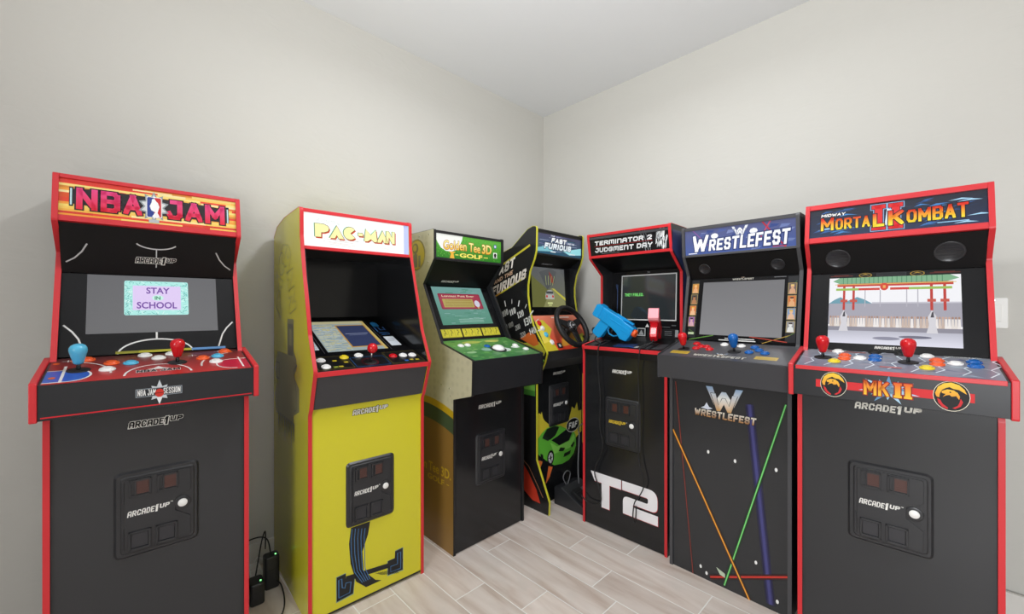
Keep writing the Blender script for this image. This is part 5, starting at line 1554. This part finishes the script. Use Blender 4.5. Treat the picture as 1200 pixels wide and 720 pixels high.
known = {0: .305, 1: .545, 2: .048, 3: .43, 4: .21, 5: .33}
PW, PLn, GP = .1535, .615, .0022
nrow = int(SZ / PW) + 2
for k in range(-5, nrow):
    l0 = .70 + k * PW; l1 = l0 + PW
    l0c, l1c = max(l0 + GP, 0), min(l1 - GP, SZ)
    if l1c <= l0c: continue
    off = known.get(k, random.uniform(0, PLn))
    j = -1
    while off + j * PLn < SZ:
        r0 = max(off + j * PLn + GP, 0); r1 = min(off + (j + 1) * PLn - GP, SZ)
        j += 1
        if r1 <= r0: continue
        P = [COR + LD_ * l + RD_ * q for l, q in ((l0c, r0), (l0c, r1), (l1c, r1), (l1c, r0))]
        c = (1, random.random(), random.uniform(.93, 1.04))
        pts = [(p.x, p.y) for p in P]
        ar = sum(pts[i][0] * pts[(i + 1) % 4][1] - pts[(i + 1) % 4][0] * pts[i][1] for i in range(4))
        if ar < 0: pts = pts[::-1]
        g.raw([(x, y, 0) for x, y in pts], [(0, 1, 2, 3)], c)
structure(g.build('floor', floor_material()))

# ------------------------------------------------------------------ light, camera
def lamp(name, loc, size, power, col=(1, .97, .92), spread=180, shape='DISK', rot=(0, 0, 0)):
    l = bpy.data.lights.new(name, 'AREA'); l.shape = shape; l.size = size; l.energy = power; l.color = col; l.spread = math.radians(spread)
    o = bpy.data.objects.new(name, l); COL.objects.link(o); o.location = loc; o.rotation_euler = rot
    return o
WHT = (.975, 1, 1.03)
lamp('ceiling_lamp', (.2, 1.4, H_CEIL - .02), .26, 16, WHT, spread=165)
lamp('ceiling_lamp', (-.9, -.9, H_CEIL - .02), .8, 7, WHT)
lamp('ceiling_lamp', (1.0, -1.0, H_CEIL - .02), .8, 4, WHT)
lamp('ceiling_bounce_fill', (0, -.3, 1.0), .6, 19, WHT, spread=95, rot=(PI - math.radians(38), 0, 0))  # added fill by the camera, aimed up to brighten ceiling and corner
def fill_light(p, d, power, size):  # added soft fill from the near walls, which have no windows
    q = Vector(d).to_track_quat('-Z', 'Y').to_euler()
    return lamp('wall_fill', p, size, power, WHT, spread=115, shape='SQUARE', rot=q)
fill_light(COR + LD_ * (SZ - .05) + RD_ * 3.3 + Vector((0, 0, 1.35)), -LD_, 60, 1.6)  # added fill that brightens the right wall
fill_light(COR + RD_ * (SZ - .05) + LD_ * 2.6 + Vector((0, 0, 1.5)), -RD_, 4, 1.6)  # weak added fill facing the left wall

w = bpy.data.worlds.new('World'); scene.world = w; w.use_nodes = True
w.node_tree.nodes['Background'].inputs[0].default_value = (.8, .82, .85, 1)
w.node_tree.nodes['Background'].inputs[1].default_value = .3

cam = bpy.data.cameras.new('camera'); co = bpy.data.objects.new('camera', cam); COL.objects.link(co)
cam.sensor_width = 36; cam.lens = 483 / 1200 * 36; cam.clip_start = .02
co.location = (0, 0, 1.18); co.rotation_euler = (PI / 2, 0, 0)
scene.camera = co
scene.view_settings.view_transform = 'Standard'; scene.view_settings.look = 'None'
scene.view_settings.exposure = 0; scene.view_settings.gamma = 1; scene.view_settings.use_curve_mapping = False
